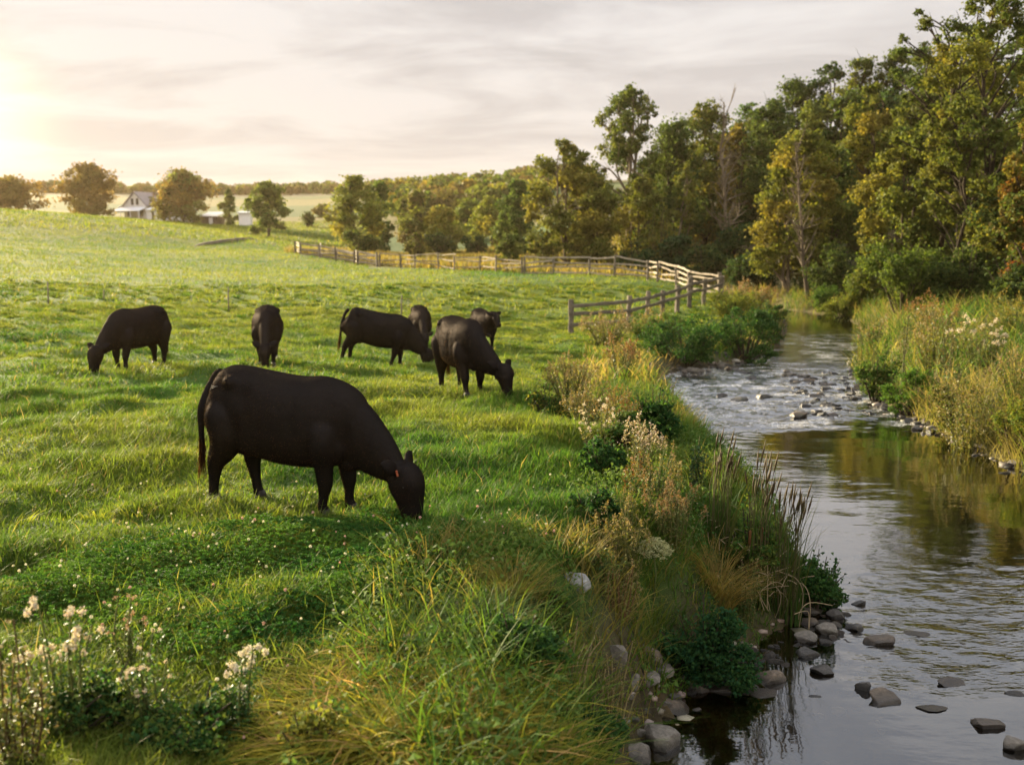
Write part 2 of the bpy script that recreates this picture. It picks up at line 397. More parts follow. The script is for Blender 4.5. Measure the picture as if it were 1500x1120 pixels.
tr = N_(nt, 'ShaderNodeBsdfTransparent'); tr.inputs['Color'].default_value = (.46, .38, .22, 1)
mx = N_(nt, 'ShaderNodeMixShader'); nt.links.new(math_n(nt, 'MULTIPLY_ADD', fr.outputs[0], 2.1, .095, True), mx.inputs[0]); nt.links.new(tr.outputs[0], mx.inputs[1]); nt.links.new(gl.outputs[0], mx.inputs[2])
df = N_(nt, 'ShaderNodeBsdfDiffuse'); df.inputs['Color'].default_value = (.68, .67, .64, 1)  # matte white painted for foam and sky glints
nf = noise_n(nt, 14, 4, .7, mp.outputs[0])
mx2 = N_(nt, 'ShaderNodeMixShader'); nt.links.new(math_n(nt, 'MULTIPLY', sp_.outputs[1], ramp_n(nt, nf.outputs[0], [(.42, (0, 0, 0)), (.64, (.5, .5, .5))]).outputs[0]), mx2.inputs[0])
nt.links.new(mx.outputs[0], mx2.inputs[1]); nt.links.new(df.outputs[0], mx2.inputs[2]); out_n(nt, mx2.outputs[0])
o = mb.build('creek_water', m); tag(o, 'shallow creek water winding past the pasture', 'creek', kind='structure')

# ------------------------------------------------------------------ sky and sun
sdir = Vector((math.sin(SUN_AZ) * math.cos(SUN_EL), math.cos(SUN_AZ) * math.cos(SUN_EL), math.sin(SUN_EL)))
w = bpy.data.worlds.new('World'); scene.world = w; w.use_nodes = True; nt = w.node_tree; nt.nodes.clear()
tc = N_(nt, 'ShaderNodeTexCoord'); nrm = N_(nt, 'ShaderNodeVectorMath', operation='NORMALIZE'); nt.links.new(tc.outputs['Generated'], nrm.inputs[0])
sx = N_(nt, 'ShaderNodeSeparateXYZ'); nt.links.new(nrm.outputs[0], sx.inputs[0])
sky = N_(nt, 'ShaderNodeTexSky', sky_type='NISHITA'); sky.sun_disc = False; sky.sun_elevation = SUN_EL; sky.sun_rotation = SUN_AZ; sky.dust_density = 2.0
z_ = math_n(nt, 'MAXIMUM', sx.outputs[2], 0.0)
zz = math_n(nt, 'ADD', z_, .10)
cx = N_(nt, 'ShaderNodeCombineXYZ'); nt.links.new(math_n(nt, 'DIVIDE', sx.outputs[0], zz), cx.inputs[0]); nt.links.new(math_n(nt, 'DIVIDE', sx.outputs[1], zz), cx.inputs[1])
mp = N_(nt, 'ShaderNodeMapping'); mp.inputs['Scale'].default_value = (.85, 1.25, 1); mp.inputs['Rotation'].default_value = (0, 0, math.radians(12)); mp.inputs['Location'].default_value = (3.1, 1.7, 0); nt.links.new(cx.outputs[0], mp.inputs['Vector'])
cn = noise_n(nt, 1.15, 6, .58, mp.outputs[0]); cn.inputs['Distortion'].default_value = .5
dot = N_(nt, 'ShaderNodeVectorMath', operation='DOT_PRODUCT'); nt.links.new(nrm.outputs[0], dot.inputs[0]); dot.inputs[1].default_value = (math.sin(GLOW_AZ) * math.cos(GLOW_EL), math.cos(GLOW_AZ) * math.cos(GLOW_EL), math.sin(GLOW_EL))
dp = math_n(nt, 'MAXIMUM', dot.outputs['Value'], 0.0)
lit = ramp_n(nt, z_, [(0.0, (1.14, 1.02, .86)), (.10, (1.07, 1.0, .93)), (.24, (1.06, 1.03, 1.0)), (.45, (1.14, 1.12, 1.11)), (1, (2.2, 2.25, 2.33))])  # zenith end raised as added overhead fill
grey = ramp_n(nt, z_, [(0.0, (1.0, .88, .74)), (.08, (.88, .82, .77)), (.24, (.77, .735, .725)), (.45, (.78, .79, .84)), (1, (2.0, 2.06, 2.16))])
cl = ramp_n(nt, cn.outputs[0], [(.42, (0, 0, 0)), (.60, (1, 1, 1))])
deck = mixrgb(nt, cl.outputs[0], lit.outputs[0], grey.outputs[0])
back = ramp_n(nt, math_n(nt, 'MULTIPLY_ADD', sx.outputs[1], -.5, .5), [(.45, (1, 1, 1)), (.85, (1.9, 1.8, 1.72))])      # sky behind the viewer brightened, added fill for the shaded bank
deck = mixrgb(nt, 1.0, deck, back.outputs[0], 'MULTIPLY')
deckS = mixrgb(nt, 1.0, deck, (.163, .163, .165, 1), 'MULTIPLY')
skyS = mixrgb(nt, 1.0, sky.outputs[0], (.10, .10, .10, 1), 'MULTIPLY')
cov = ramp_n(nt, z_, [(.24, (.997, .997, .997)), (.6, (.85, .85, .85))])
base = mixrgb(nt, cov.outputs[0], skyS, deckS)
g1 = math_n(nt, 'MULTIPLY', math_n(nt, 'POWER', dp, 30.0), .011); g2 = math_n(nt, 'MULTIPLY', math_n(nt, 'POWER', dp, 900.0), .20)
ga = mixrgb(nt, 1.0, base, mixrgb(nt, 1.0, (1, .72, .36, 1), g1, 'MULTIPLY'), 'ADD')
gb = mixrgb(nt, 1.0, ga, mixrgb(nt, 1.0, (1, .66, .30, 1), g2, 'MULTIPLY'), 'ADD')
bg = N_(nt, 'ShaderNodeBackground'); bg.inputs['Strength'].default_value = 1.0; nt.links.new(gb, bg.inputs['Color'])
wo = N_(nt, 'ShaderNodeOutputWorld'); nt.links.new(bg.outputs[0], wo.inputs['Surface'])

ld = bpy.data.lights.new('sun', 'SUN'); ld.energy = 4.7; ld.angle = math.radians(3.0); ld.color = (1.0, .83, .54)
lo = bpy.data.objects.new('sun', ld); COL.objects.link(lo); lo.rotation_euler = (-sdir).to_track_quat('-Z', 'Y').to_euler(); lo.location = (-20, 30, 30)

# ------------------------------------------------------------------ haze: one even volume round everything
def make_haze():
    v, q = box((0, 0, 20.5), (3300, 3300, 47)); mb = MB(); mb.add(v, q)
    m, nt = newmat('haze_air'); vol = N_(nt, 'ShaderNodeVolumePrincipled')
    vol.inputs['Density'].default_value = HAZE; vol.inputs['Anisotropy'].default_value = .42; vol.inputs['Color'].default_value = (1, .78, .50, 1)
    o_ = N_(nt, 'ShaderNodeOutputMaterial'); nt.links.new(vol.outputs[0], o_.inputs['Volume'])
    o = mb.build('haze', m, smooth=False); tag(o, 'warm evening haze over the valley', 'haze', kind='stuff')
HAZE = .00010

# ------------------------------------------------------------------ camera
cd = bpy.data.cameras.new('camera'); cam = bpy.data.objects.new('camera', cd); COL.objects.link(cam)
cam.location = (0, 0, CAM_Z); cam.rotation_euler = (PI / 2 - PITCH, 0, 0)
cd.lens = 35; cd.sensor_width = 36; cd.clip_start = .1; cd.clip_end = 6000
cd.dof.use_dof = True; cd.dof.focus_distance = 9.8; cd.dof.aperture_fstop = 1.7
scene.camera = cam
vs = scene.view_settings
scene.display_settings.display_device = 'sRGB'
vs.view_transform = 'Standard'; vs.look = 'None'; vs.exposure = 2.3; vs.gamma = 1; vs.use_curve_mapping = False
cy = scene.cycles
cy.use_denoising = True; cy.max_bounces = 8; cy.diffuse_bounces = 3; cy.glossy_bounces = 3; cy.transmission_bounces = 4; cy.transparent_max_bounces = 12; cy.volume_bounces = 0
cy.caustics_reflective = False; cy.caustics_refractive = False; cy.sample_clamp_indirect = 4
# ------------------------------------------------------------------ cattle
def cow_material():
    m, nt = newmat('black_hide')
    tc = N_(nt, 'ShaderNodeTexCoord')
    mp = N_(nt, 'ShaderNodeMapping'); mp.inputs['Scale'].default_value = (1, 1, .35); nt.links.new(tc.outputs['Object'], mp.inputs['Vector'])
    n1 = noise_n(nt, 3.0, 5, .6, tc.outputs['Object']); n2 = noise_n(nt, 90, 3, .7, mp.outputs[0])
    c = ramp_n(nt, n1.outputs[0], [(.3, (.0036, .0028, .0024)), (.7, (.0075, .0055, .0044))]).outputs[0]
    an = N_(nt, 'ShaderNodeAttribute', attribute_name='tint'); c = mixrgb(nt, 1, c, an.outputs['Color'], 'MULTIPLY')
    p = N_(nt, 'ShaderNodeBsdfDiffuse', i_Roughness=.6); gl = N_(nt, 'ShaderNodeBsdfGlossy', i_Roughness=.55); gl.inputs['Color'].default_value = (.0095, .0083, .0076, 1); ad = N_(nt, 'ShaderNodeAddShader')
    nt.links.new(c, p.inputs['Color'])
    b = N_(nt, 'ShaderNodeBump'); b.inputs['Strength'].default_value = .35; b.inputs['Distance'].default_value = .012
    nt.links.new(n2.outputs[0], b.inputs['Height']); nt.links.new(b.outputs[0], p.inputs['Normal']); nt.links.new(b.outputs[0], gl.inputs['Normal'])
    nt.links.new(p.outputs[0], ad.inputs[0]); nt.links.new(gl.outputs[0], ad.inputs[1]); out_n(nt, ad.outputs[0]); return m
HIDE = cow_material()
HAIR = leaf_material('cattle_hair', .4, .9, .0, 1.8)
EYE, _nt = newmat('eye_gloss'); _p = N_(_nt, 'ShaderNodeBsdfPrincipled', i_Roughness=.35); _p.inputs['Base Color'].default_value = (.01, .007, .005, 1); out_n(_nt, _p.outputs[0])
HOOF = solid_material('hoof_horn', (.012, .01, .008), (.04, .03, .02), 12, .6)
TAGM = solid_material('ear_tag_plastic', (.20, .045, .015), (.26, .06, .02), 5, .5, .05)
DUST = solid_material('pale_dust_mark', (.10, .09, .075), (.2, .18, .15), 60, .9)

def loft(secs, n=28):
    """secs: (centre xyz, axis tangent xz, half width y, half height, exponent) -> closed tube"""
    rings = []
    a = np.linspace(0, 2 * PI, n, endpoint=False)
    C = np.array([s[0] for s in secs], float); T = np.gradient(C, axis=0); T /= np.linalg.norm(T, axis=1)[:, None]
    for i, (c, hw, hh, e) in enumerate(secs):
        t = T[i]; s = np.cross(t, [0, 0, 1.0]); s /= np.linalg.norm(s) + 1e-9
        if abs(t[2]) > .97: s = A(0, -1.0, 0)
        u = np.cross(s, t)
        ca, sa = np.cos(a), np.sin(a)
        cx = np.sign(ca) * np.abs(ca) ** (2 / e); sy = np.sign(sa) * np.abs(sa) ** (2 / e)
        rings.append(np.asarray(c) + hw * cx[:, None] * s + hh * sy[:, None] * u)
    V = np.concatenate(rings); k = len(secs)
    i = np.arange(k - 1)[:, None] * n; j = np.arange(n)[None]; j2 = (j + 1) % n
    q = np.stack([i + j, i + j2, i + n + j2, i + n + j], -1).reshape(-1, 4)
    V = np.concatenate([V, C[:1], C[-1:]]); jj = np.arange(n)
    t = np.concatenate([np.stack([np.full(n, k * n), (jj + 1) % n, jj], 1), np.stack([np.full(n, k * n + 1), (k - 1) * n + jj, (k - 1) * n + (jj + 1) % n], 1)])
    return V, q, t
def densify(P, r, k=6):
    P = np.asarray(P, float); r = np.asarray(r, float); t = np.arange(len(P)); tt = np.linspace(0, len(P) - 1, (len(P) - 1) * k + 1)
    def cr(v):
        out = []
        for x in tt:
            i = min(int(x), len(P) - 2); f = x - i
            p0, p1, p2, p3 = v[max(i - 1, 0)], v[i], v[i + 1], v[min(i + 2, len(P) - 1)]
            out.append(.5 * (2 * p1 + (p2 - p0) * f + (2 * p0 - 5 * p1 + 4 * p2 - p3) * f * f + (3 * p1 - p0 - 3 * p2 + p3) * f ** 3))
        return np.array(out)
    return cr(P), np.maximum(cr(r[:, None])[:, 0], .004)
def section_path(secs, k=5):
    C = np.array([s[0] for s in secs], float); W = np.array([s[1:] for s in secs], float)
    Cd, _ = densify(C, np.ones(len(C)), k)
    t = np.arange(len(C)); tt = np.linspace(0, len(C) - 1, len(Cd))
    Wd = np.stack([densify(np.stack([W[:, j]] * 3, 1), np.ones(len(C)), k)[0][:, 0] for j in range(W.shape[1])], 1)
    return [(Cd[i], max(Wd[i, 0], .01), max(Wd[i, 1], .01), max(Wd[i, 2], 1.7)) for i in range(len(Cd))]

TORSO = [  # x, bottom z, top z, half width, exponent
    (-.03, .86, 1.14, .10, 2.2), (.02, .70, 1.25, .19, 2.3), (.12, .60, 1.32, .25, 2.7), (.28, .55, 1.34, .29, 2.9), (.46, .50, 1.32, .315, 2.8),
    (.66, .46, 1.30, .345, 2.6), (.88, .43, 1.285, .36, 2.5), (1.08, .43, 1.285, .335, 2.4), (1.26, .44, 1.30, .285, 2.25), (1.42, .47, 1.26, .235, 2.2), (1.55, .52, 1.17, .19, 2.1), (1.64, .60, 1.05, .12, 2.0)]

def cow(label, pos, rz, scale=1.0, neck='graze', turn=0.0, stride=(0, 0, 0, 0), cat='cow', brown=1.0, ear_tag=False, mark=False, seed=0, drop=0.0, fat=1.0, tail=(0, 0), coat=9000, group='black cattle on the pasture'):
    rng = np.random.default_rng(seed)
    root = thing('cow', label, cat, pos, rz, group); root.scale = (scale,) * 3
    mb = MB()
    def put(vqt): mb.add(vqt[0], vqt[1], vqt[2])
    secs = [((x, 0, (a + b) / 2), w * fat, (b - a) / 2, e) for x, a, b, w, e in TORSO]
    put(loft(section_path(secs, 4)))
    # hip bones, shoulder blades, rump muscle
    for s in (-1, 1):
        for c, r, q_ in [((.35, .225 * s * fat, 1.20), .075, (1.4, .8, 1)), ((1.27, .163 * s, .90), .22, (.95, .42, 1.2)), ((.24, .165 * s, .86), .24, (1.05, .52, 1.3)), ((1.38, .13 * s, .70), .17, (1, .6, 1.2))]:
            v, f = ico(3); mb.add(v * r * np.array(q_) + np.array(c), tris=f)
    v, f = ico(3)
    mb.add(v * np.array([.14, .10, .09]) + np.array([1.52, 0, .52]), tris=f)            # brisket
    mb.add(v * np.array([.15, .12, .10]) + np.array([.36, 0, .555]), tris=f)            # udder
    # neck and head
    ct, st = math.cos(turn), math.sin(turn)
    def bend(x, z, k):     # k: how far along the neck, turning sideways
        dx = x - 1.4; return (1.4 + dx * math.cos(turn * k), dx * math.sin(turn * k), z)
    if neck == 'graze':
        N = [(1.34, .84, .21, .40, 2.2), (1.52, .80, .175, .335, 2.1), (1.68, .71, .145, .27, 2.1), (1.83, .60, .125, .215, 2.1), (1.95, .515, .105, .155, 2.1), (2.03, .47, .085, .10, 2.1)]
        H = [(2.03, .535, .085, .085, 2.2), (2.07, .47, .112, .14, 2.3), (2.105, .375, .12, .155, 2.4), (2.13, .275, .098, .135, 2.4), (2.15, .18, .078, .108, 2.4), (2.165, .09, .078, .092, 2.5), (2.173, .035, .072, .07, 2.4)]
        H = [(x, z - drop, a * 1.08, b * 1.12, e) for x, z, a, b, e in H]; N = [(x, z - drop * max(0, (i - 1) / 4), a, b, e) for i, (x, z, a, b, e) in enumerate(N)]
        poll, hd = (2.045, .54 - drop), A(.30, -.95)
    else:
        N = [(1.32, .92, .21, .36, 2.2), (1.48, 1.0, .175, .29, 2.1), (1.63, 1.09, .145, .235, 2.1), (1.77, 1.16, .13, .20, 2.1), (1.88, 1.19, .12, .165, 2.1)]
        H = [(1.84, 1.27, .10, .10, 2.2), (1.91, 1.21, .12, .145, 2.3), (1.985, 1.14, .118, .15, 2.4), (2.06, 1.05, .098, .13, 2.4), (2.13, .965, .082, .105, 2.4), (2.185, .90, .08, .09, 2.5), (2.22, .865, .072, .07, 2.4)]
        poll, hd = (1.86, 1.27), A(.62, -.78)
    put(loft(section_path([(bend(x, z, i / (len(N) - 1)), a, b, e) for i, (x, z, a, b, e) in enumerate(N)], 4)))
    put(loft(section_path([(bend(x, z, 1), a, b, e) for x, z, a, b, e in H], 4)))
    side = A(-st, ct, 0.0); fwd = A(ct, st, 0.0)
    pc = A(*bend(*poll, 1))
    nose = fwd * hd[0] + A(0, 0, hd[1]); brow = fwd * -hd[1] + A(0, 0, hd[0])    # down the face / out of the forehead
    ear_tip = {}
    for s in (-1, 1):
        b0 = pc + side * s * .085 + nose * .035
        ed_ = side * s * .86 - brow * .10 - nose * .50; ed_ /= np.linalg.norm(ed_)
        P = [b0 + ed_ * k_ for k_ in (0, .085, .165, .25)]
        Pd, rd = densify(P, [.032, .075, .066, .014], 4)
        V, q, t = tube(Pd, rd, 16)
        ax = brow + side * s * .25; ax = ax - ed_ * (ax @ ed_); ax /= np.linalg.norm(ax); V = V - ((V - b0) @ ax)[:, None] * ax * .62
        mb.add(V, q, t); ear_tip[s] = P
        for c, r in ((b0 * 0 + pc + side * s * .088 + nose * .165 + brow * .045, .035),):           # brow over the eye
            v, f = ico(2); mb.add(v * r + c, tris=f)
        v, f = ico(2); mb.add(v * .03 + pc + side * s * .04 + nose * .50 + brow * .03, tris=f)      # nostril wing
    # legs
    FX = (1.36, 1.36, .16, .16)
    feet = []
    for k, (s, front) in enumerate([(1, 1), (-1, 1), (1, 0), (-1, 0)]):
        d = stride[k]
        if front:
            P = [(1.30, .12 * s, 1.02), (1.33, .16 * s, .84), (1.34 + d * .12, .185 * s, .66), (1.345 + d * .35, .165 * s, .50), (1.365 + d * .62, .15 * s, .315), (1.36 + d * .8, .148 * s, .20), (1.355 + d * .95, .146 * s, .095), (1.375 + d, .146 * s, .05), (1.385 + d, .146 * s, .0)]
            r = [.04, .14, .138, .094, .074, .048, .047, .054, .062]
        else:
            P = [(.20, .15 * s, 1.08), (.215, .17 * s, .90), (.265 + d * .1, .185 * s, .70), (.235 + d * .3, .18 * s, .545), (.165 + d * .6, .168 * s, .395), (.155 + d * .8, .162 * s, .24), (.155 + d * .95, .158 * s, .10), (.165 + d, .158 * s, .05), (.175 + d, .158 * s, .0)]
            r = [.05, .185, .18, .138, .088, .056, .048, .055, .062]
        Pd, rd = densify(P, r, 5); put(tube(Pd, rd, 16)); feet.append(P[-1])
    # tail
    P = [(.06, 0, 1.245), (-.01, 0, 1.215), (-.055 + tail[0] * .4, .005 + tail[1] * .5, 1.07), (-.075 + tail[0], .01 + tail[1], .9), (-.078 + tail[0], .015 + tail[1], .72), (-.078 + tail[0], .02 + tail[1], .56)]
    Pd, rd = densify(P, [.05, .045, .038, .033, .03, .026], 5); put(tube(Pd, rd, 10))
    tmp = mb.build('body', HIDE, None)
    md = tmp.modifiers.new('r', 'REMESH'); md.mode = 'VOXEL'; md.voxel_size = .0135; md.use_smooth_shade = True
    dg = bpy.context.evaluated_depsgraph_get(); me = bpy.data.meshes.new_from_object(tmp.evaluated_get(dg)); me.name = 'body'
    bpy.data.objects.remove(tmp)
    n = len(me.vertices); co = np.empty(n * 3, np.float32); me.vertices.foreach_get('co', co); co = co.reshape(-1, 3).astype(float)
    ne = len(me.edges); ed = np.empty(ne * 2, np.int32); me.edges.foreach_get('vertices', ed); ed = ed.reshape(-1, 2)
    i0 = np.concatenate([ed[:, 0], ed[:, 1]]); i1 = np.concatenate([ed[:, 1], ed[:, 0]]); deg = np.bincount(i0, minlength=n)[:, None] + 1e-9
    wt = np.full(n, .6); wt[(co[:, 0] < -.05) & (co[:, 2] < 1.15)] = .03; wt[(co[:, 2] < .5) & (co[:, 0] < 1.6)] = .5; wt[(co[:, 2] < .3) & (co[:, 0] < 1.6)] = .3
    dl = np.abs((co - pc) @ side); near = np.linalg.norm(co - pc, axis=1) < .75
    wt[near] = .45; wt[near & (dl > .125)] = .12
    for it in range(90):
        lap = np.stack([np.bincount(i0, co[i1, k], n) for k in range(3)], 1) / deg - co
        co = co + lap * wt[:, None] * (.6 if it % 2 == 0 else -.46)
    # slight muscle and rib modelling on the remeshed skin
    ribs = np.sin((co[:, 0] + .25 * co[:, 2]) * 52) * .0009 * sstep(.5, .62, co[:, 0]) * sstep(1.12, 1.0, co[:, 0]) * sstep(.6, .75, co[:, 2]) * sstep(1.2, 1.05, co[:, 2])
    co[:, 1] += np.sign(co[:, 1]) * ribs
    def dent(cx, cz, rx, rz, amt): return amt * np.exp(-((co[:, 0] - cx) / rx) ** 2 - ((co[:, 2] - cz) / rz) ** 2)
    mus = dent(.52, 1.10, .10, .10, -.026) + dent(1.07, .92, .055, .26, -.014) + dent(.45, .72, .05, .15, -.022) + dent(1.29, .84, .10, .20, .012) + dent(.36, 1.20, .07, .05, .016) + dent(.14, .98, .10, .16, .012) + dent(1.42, .74, .06, .1, .012) + dent(1.55, .80, .05, .22, -.012)
    co[:, 1] += np.sign(co[:, 1]) * mus * sstep(.04, .12, np.abs(co[:, 1]))
    co[:, 2] += .009 * np.exp(-(co[:, 1] / .035) ** 2) * sstep(1.15, 1.22, co[:, 2]) * sstep(1.4, 1.3, co[:, 0])
    dz = (fbm(co[:, 0] * 5 + seed, co[:, 2] * 5 + co[:, 1] * 3, seed, 3) - .5) * .012
    co[:, 1] += np.sign(co[:, 1]) * dz * sstep(.45, .6, co[:, 2])
    me.vertices.foreach_set('co', co.astype(np.float32).ravel())
    for a_ in list(me.color_attributes): me.color_attributes.remove(a_)
    tn = np.ones((n, 4)); warm = np.stack([np.ones(n) * (1 + .55 * (brown - 1)), np.ones(n) * (1 + .2 * (brown - 1)), np.ones(n)], 1)
    tn[:, :3] = warm * (1 + .8 * (brown - 1)); a_ = me.color_attributes.new('tint', 'FLOAT_COLOR', 'POINT'); a_.data.foreach_set('color', tn.astype(np.float32).ravel())  # distant hides warmed and lightened in the tint to imitate haze glare
    me.materials.clear(); me.materials.append(HIDE); me.polygons.foreach_set('use_smooth', np.ones(len(me.polygons), bool)); me.update()
    ob = bpy.data.objects.new('body', me); COL.objects.link(ob); ob.parent = root
    # short coat: fine hairs lying back along the body
    nh = coat; tri = np.array([p_.vertices[:3] for p_ in me.polygons]); ti = rng.integers(0, len(tri), nh); A0, B0, C0 = co[tri[ti, 0]], co[tri[ti, 1]], co[tri[ti, 2]]; u1 = rng.uniform(0, 1, (nh, 1)); u2 = rng.uniform(0, 1, (nh, 1))
    P = A0 + (B0 - A0) * u1 * .5 + (C0 - A0) * u2 * .5; nn = np.cross(B0 - A0, C0 - A0); nn /= np.linalg.norm(nn, axis=1)[:, None] + 1e-12
    dr = nn * .28 + A(-.6, 0, -.5) + rng.normal(0, .14, (nh, 3)); dr /= np.linalg.norm(dr, axis=1)[:, None]; sd = np.cross(dr, rng.normal(0, 1, (nh, 3))); sd /= np.linalg.norm(sd, axis=1)[:, None] + 1e-9
    ln = rng.uniform(.008, .017, (nh, 1)) * (45000 / nh) ** .25; wd = .0016 * (45000 / nh) ** .5
    V = np.stack([P - sd * wd, P + sd * wd, P + dr * ln], 1).reshape(-1, 3); hm = MB(); hm.add(V, tris=np.arange(nh * 3).reshape(-1, 3), col=np.repeat(mixc(rng, nh, [(.004, .003, .0025), (.008, .0055, .0042), (.008, .0055, .0042), (.055, .031, .018)], .2) * (1 + .8 * (brown - 1)), 3, 0)); hm.build('coat', HAIR, root, False)  # the lighter brown hairs stand in for rim light on the coat
    # eyes
    for s in (-1, 1):
        e = MB(); e.add(*(lambda b_: (b_[0], None, b_[1]))(balls([pc + side * s * .108 + nose * .185 + brow * .035], .021, (.5,) * 3, 2))); e.build('eye', EYE, root)
    # hooves
    for fx, fy, fz in feet:
        h = MB(); V, q, t = tube([(fx, fy, -.01), (fx + .008, fy, .03), (fx - .005, fy, .065)], [.064, .058, .047], 12); h.add(V, q, t); h.build('hoof', HOOF, root)
    # tail switch of loose hair
    t = MB(); nb = 170
    base = np.tile(A(-.078 + tail[0], .02 + tail[1], .60), (nb, 1)) + rng.normal(0, .012, (nb, 3)); base[:, 2] += rng.uniform(-.12, .06, nb)
    V, q, c = blades(rng, base * 0, rng.uniform(.18, .36, nb), np.full(nb, .008), rng.uniform(0, 2 * PI, nb), rng.uniform(.0, .14, nb), rng.uniform(0, .12, nb), mixc(rng, nb, [(.014, .009, .006), (.028, .013, .007), (.05, .021, .009)], .2), 3)
    V[:, 2] *= -1; V += np.repeat(base, len(V) // nb, 0); t.add(V, q, col=c); t.build('tail_switch', HAIR, root)
    if ear_tag:
        e = MB(); b_ = ear_tip[-1][1] + brow * .04 + nose * .035
        R = np.stack([side, brow, nose], 1); v, q = box((0, 0, .025), (.03, .005, .042), None); e.add(v @ R.T + b_, q); v, f = ico(1); e.add(v * .012 + b_, tris=f); e.build('ear_tag', TAGM, root, False)
    if mark:   # pale brand strokes on the hindquarter, laid on the hide
        e = MB()
        def strip(pts, wd):
            pts = np.array(pts); out = []
            for x, z in pts:
                near = np.argmin(np.hypot(co[:, 0] - x, co[:, 2] - z) + (co[:, 1] > 0) * 9); out.append((x, co[near, 1] - .004, z))
            V, q, t = tube(out, wd, 6); e.add(V, q, t)
        th = np.linspace(0, 2 * PI, 13)
        strip(np.stack([.075 + .026 * np.cos(th), 1.135 + .026 * np.sin(th)], 1), .0035)
        strip([(.12, 1.15), (.14, 1.158), (.165, 1.152)], .0035); strip([(.125, 1.135), (.15, 1.142), (.17, 1.155), (.20, 1.16)], .004)
        e.build('brand_mark', DUST, root)
    return root

def cow_at(px, py, D, ang, label, local=(.75, 0), sink=.0, **kw):
    """stand the middle of the feet over a ground point; ang = heading in degrees (0 = picture right, 90 = away)"""
    g = ground(px, D) if D else hit(px, py)
    a = math.radians(ang); s = kw.get('scale', 1.0)
    x = g[0] - s * local[0] * math.cos(a); y = g[1] - s * local[0] * math.sin(a)
    fx = [g[0] + s * .62 * math.cos(a) * k for k in (-1, 1)]; fy = [g[1] + s * .62 * math.sin(a) * k for k in (-1, 1)]
    zf = gz(np.array(fx), np.array(fy)); z = float(zf.mean()) - sink
    r = cow(label, (x, y, z), a, **kw)
    sl = math.atan2(float(zf[1] - zf[0]), s * 1.24); r.rotation_mode = 'XYZ'
    r.rotation_euler = (0, -sl, a)
    r.location.z = z - (0) + math.sin(-sl) * s * local[0]
    return r
cow_at(414, 742, None, -22, 'nearest and largest black cow grazing with an ear tag, side on', ear_tag=True, mark=True, coat=45000, tail=(-.012, -.155), stride=(.06, -.06, .20, -.10), seed=1, scale=1.03)
cow_at(207, 536, None, 250, 'glare-browned black cow grazing alone at the far left of the herd', stride=(.05, -.05, .04, -.04), seed=2, brown=1.6, scale=1.02)
cow_at(393, 528, None, -79, 'black cow grazing head-on to the viewer behind the largest cow', stride=(.03, -.03, .03, 0), seed=3, brown=1.4, scale=1.0, drop=-.02)
cow_at(545, 532, None, 2, 'black cow grazing side on, its head beside the three-quarter cow', stride=(.08, -.12, .02, -.14), seed=4, brown=1.15, tail=(-.02, -.04), drop=.02, scale=1.06)
cow_at(616, 503, None, -78, 'small dark cow mostly hidden behind the side-on cow and its neighbour', stride=(.0, .04, 0, 0), seed=5, brown=1.4, scale=.95)
cow_at(676, 572, None, -69, 'black cow grazing three-quarter on toward the creek, head down right', stride=(-.05, .10, .05, -.08), seed=6, brown=1.2, turn=.5, scale=1.03)
cow_at(707, 507, None, -72, 'black cow standing with its head up, facing the viewer', neck='up', turn=.18, stride=(.02, -.02, 0, 0), seed=7, brown=1.2, scale=.97)
# ------------------------------------------------------------------ trees and shrubs
LEAF = leaf_material('tree_leaves', .40, .65, .07, 1.35, 3)
BARK = solid_material('bark', (.035, .027, .018), (.085, .068, .048), 6, .9, .6, (1, 1, .25), .15, True)
C_DK = [(.034, .056, .018), (.052, .080, .020)]; C_GR = [(.050, .074, .020), (.074, .097, .024)]
C_OL = [(.072, .090, .021), (.102, .113, .026)]; C_GO = [(.175, .15, .03), (.13, .132, .027), (.09, .108, .022)]
C_OC = [(.165, .13, .026), (.125, .12, .024), (.09, .11, .022)]; C_RD = [(.17, .05, .018), (.13, .075, .02), (.06, .085, .02)]
C_BR = [(.10, .075, .035), (.085, .075, .03)]; C_TE = [(.026, .052, .022), (.04, .075, .028)]
C_FA = [(.12, .075, .02), (.085, .07, .018)]; C_YG = [(.085, .13, .022), (.11, .15, .026), (.07, .11, .02)]
BK_D = (.8, .75, .7); BK_P = (2.4, 2.35, 2.3); BK_M = (1.5, 1.4, 1.3)

def crown_pts(rng, lobes, radii, nleaf, flat=.85):
    """leaf positions: each lobe is a shell of leaf clumps with gaps between them"""
    nleaf = int(nleaf * 1.6); P = []; I = []; wv = np.array(radii) ** 2; cnt = np.maximum((nleaf * wv / wv.sum()).astype(int), 8)
    for i, (L, r, n) in enumerate(zip(lobes, radii, cnt)):
        nc = max(5, int(n / 42)); d = rng.normal(0, 1, (nc, 3)); d /= np.linalg.norm(d, axis=1)[:, None]
        cen = L + d * (r * rng.uniform(.35, 1.05, nc) ** .6)[:, None] * A(1, 1, flat)
        k = rng.integers(0, nc, n)
        pts = cen[k] + rng.normal(0, 1, (n, 3)) * (r * rng.uniform(.15, .32, nc))[k][:, None] * A(1, 1, .7)
        P.append(pts); I.append(np.full(n, i) * 1000 + k)
    return np.concatenate(P), np.concatenate(I)

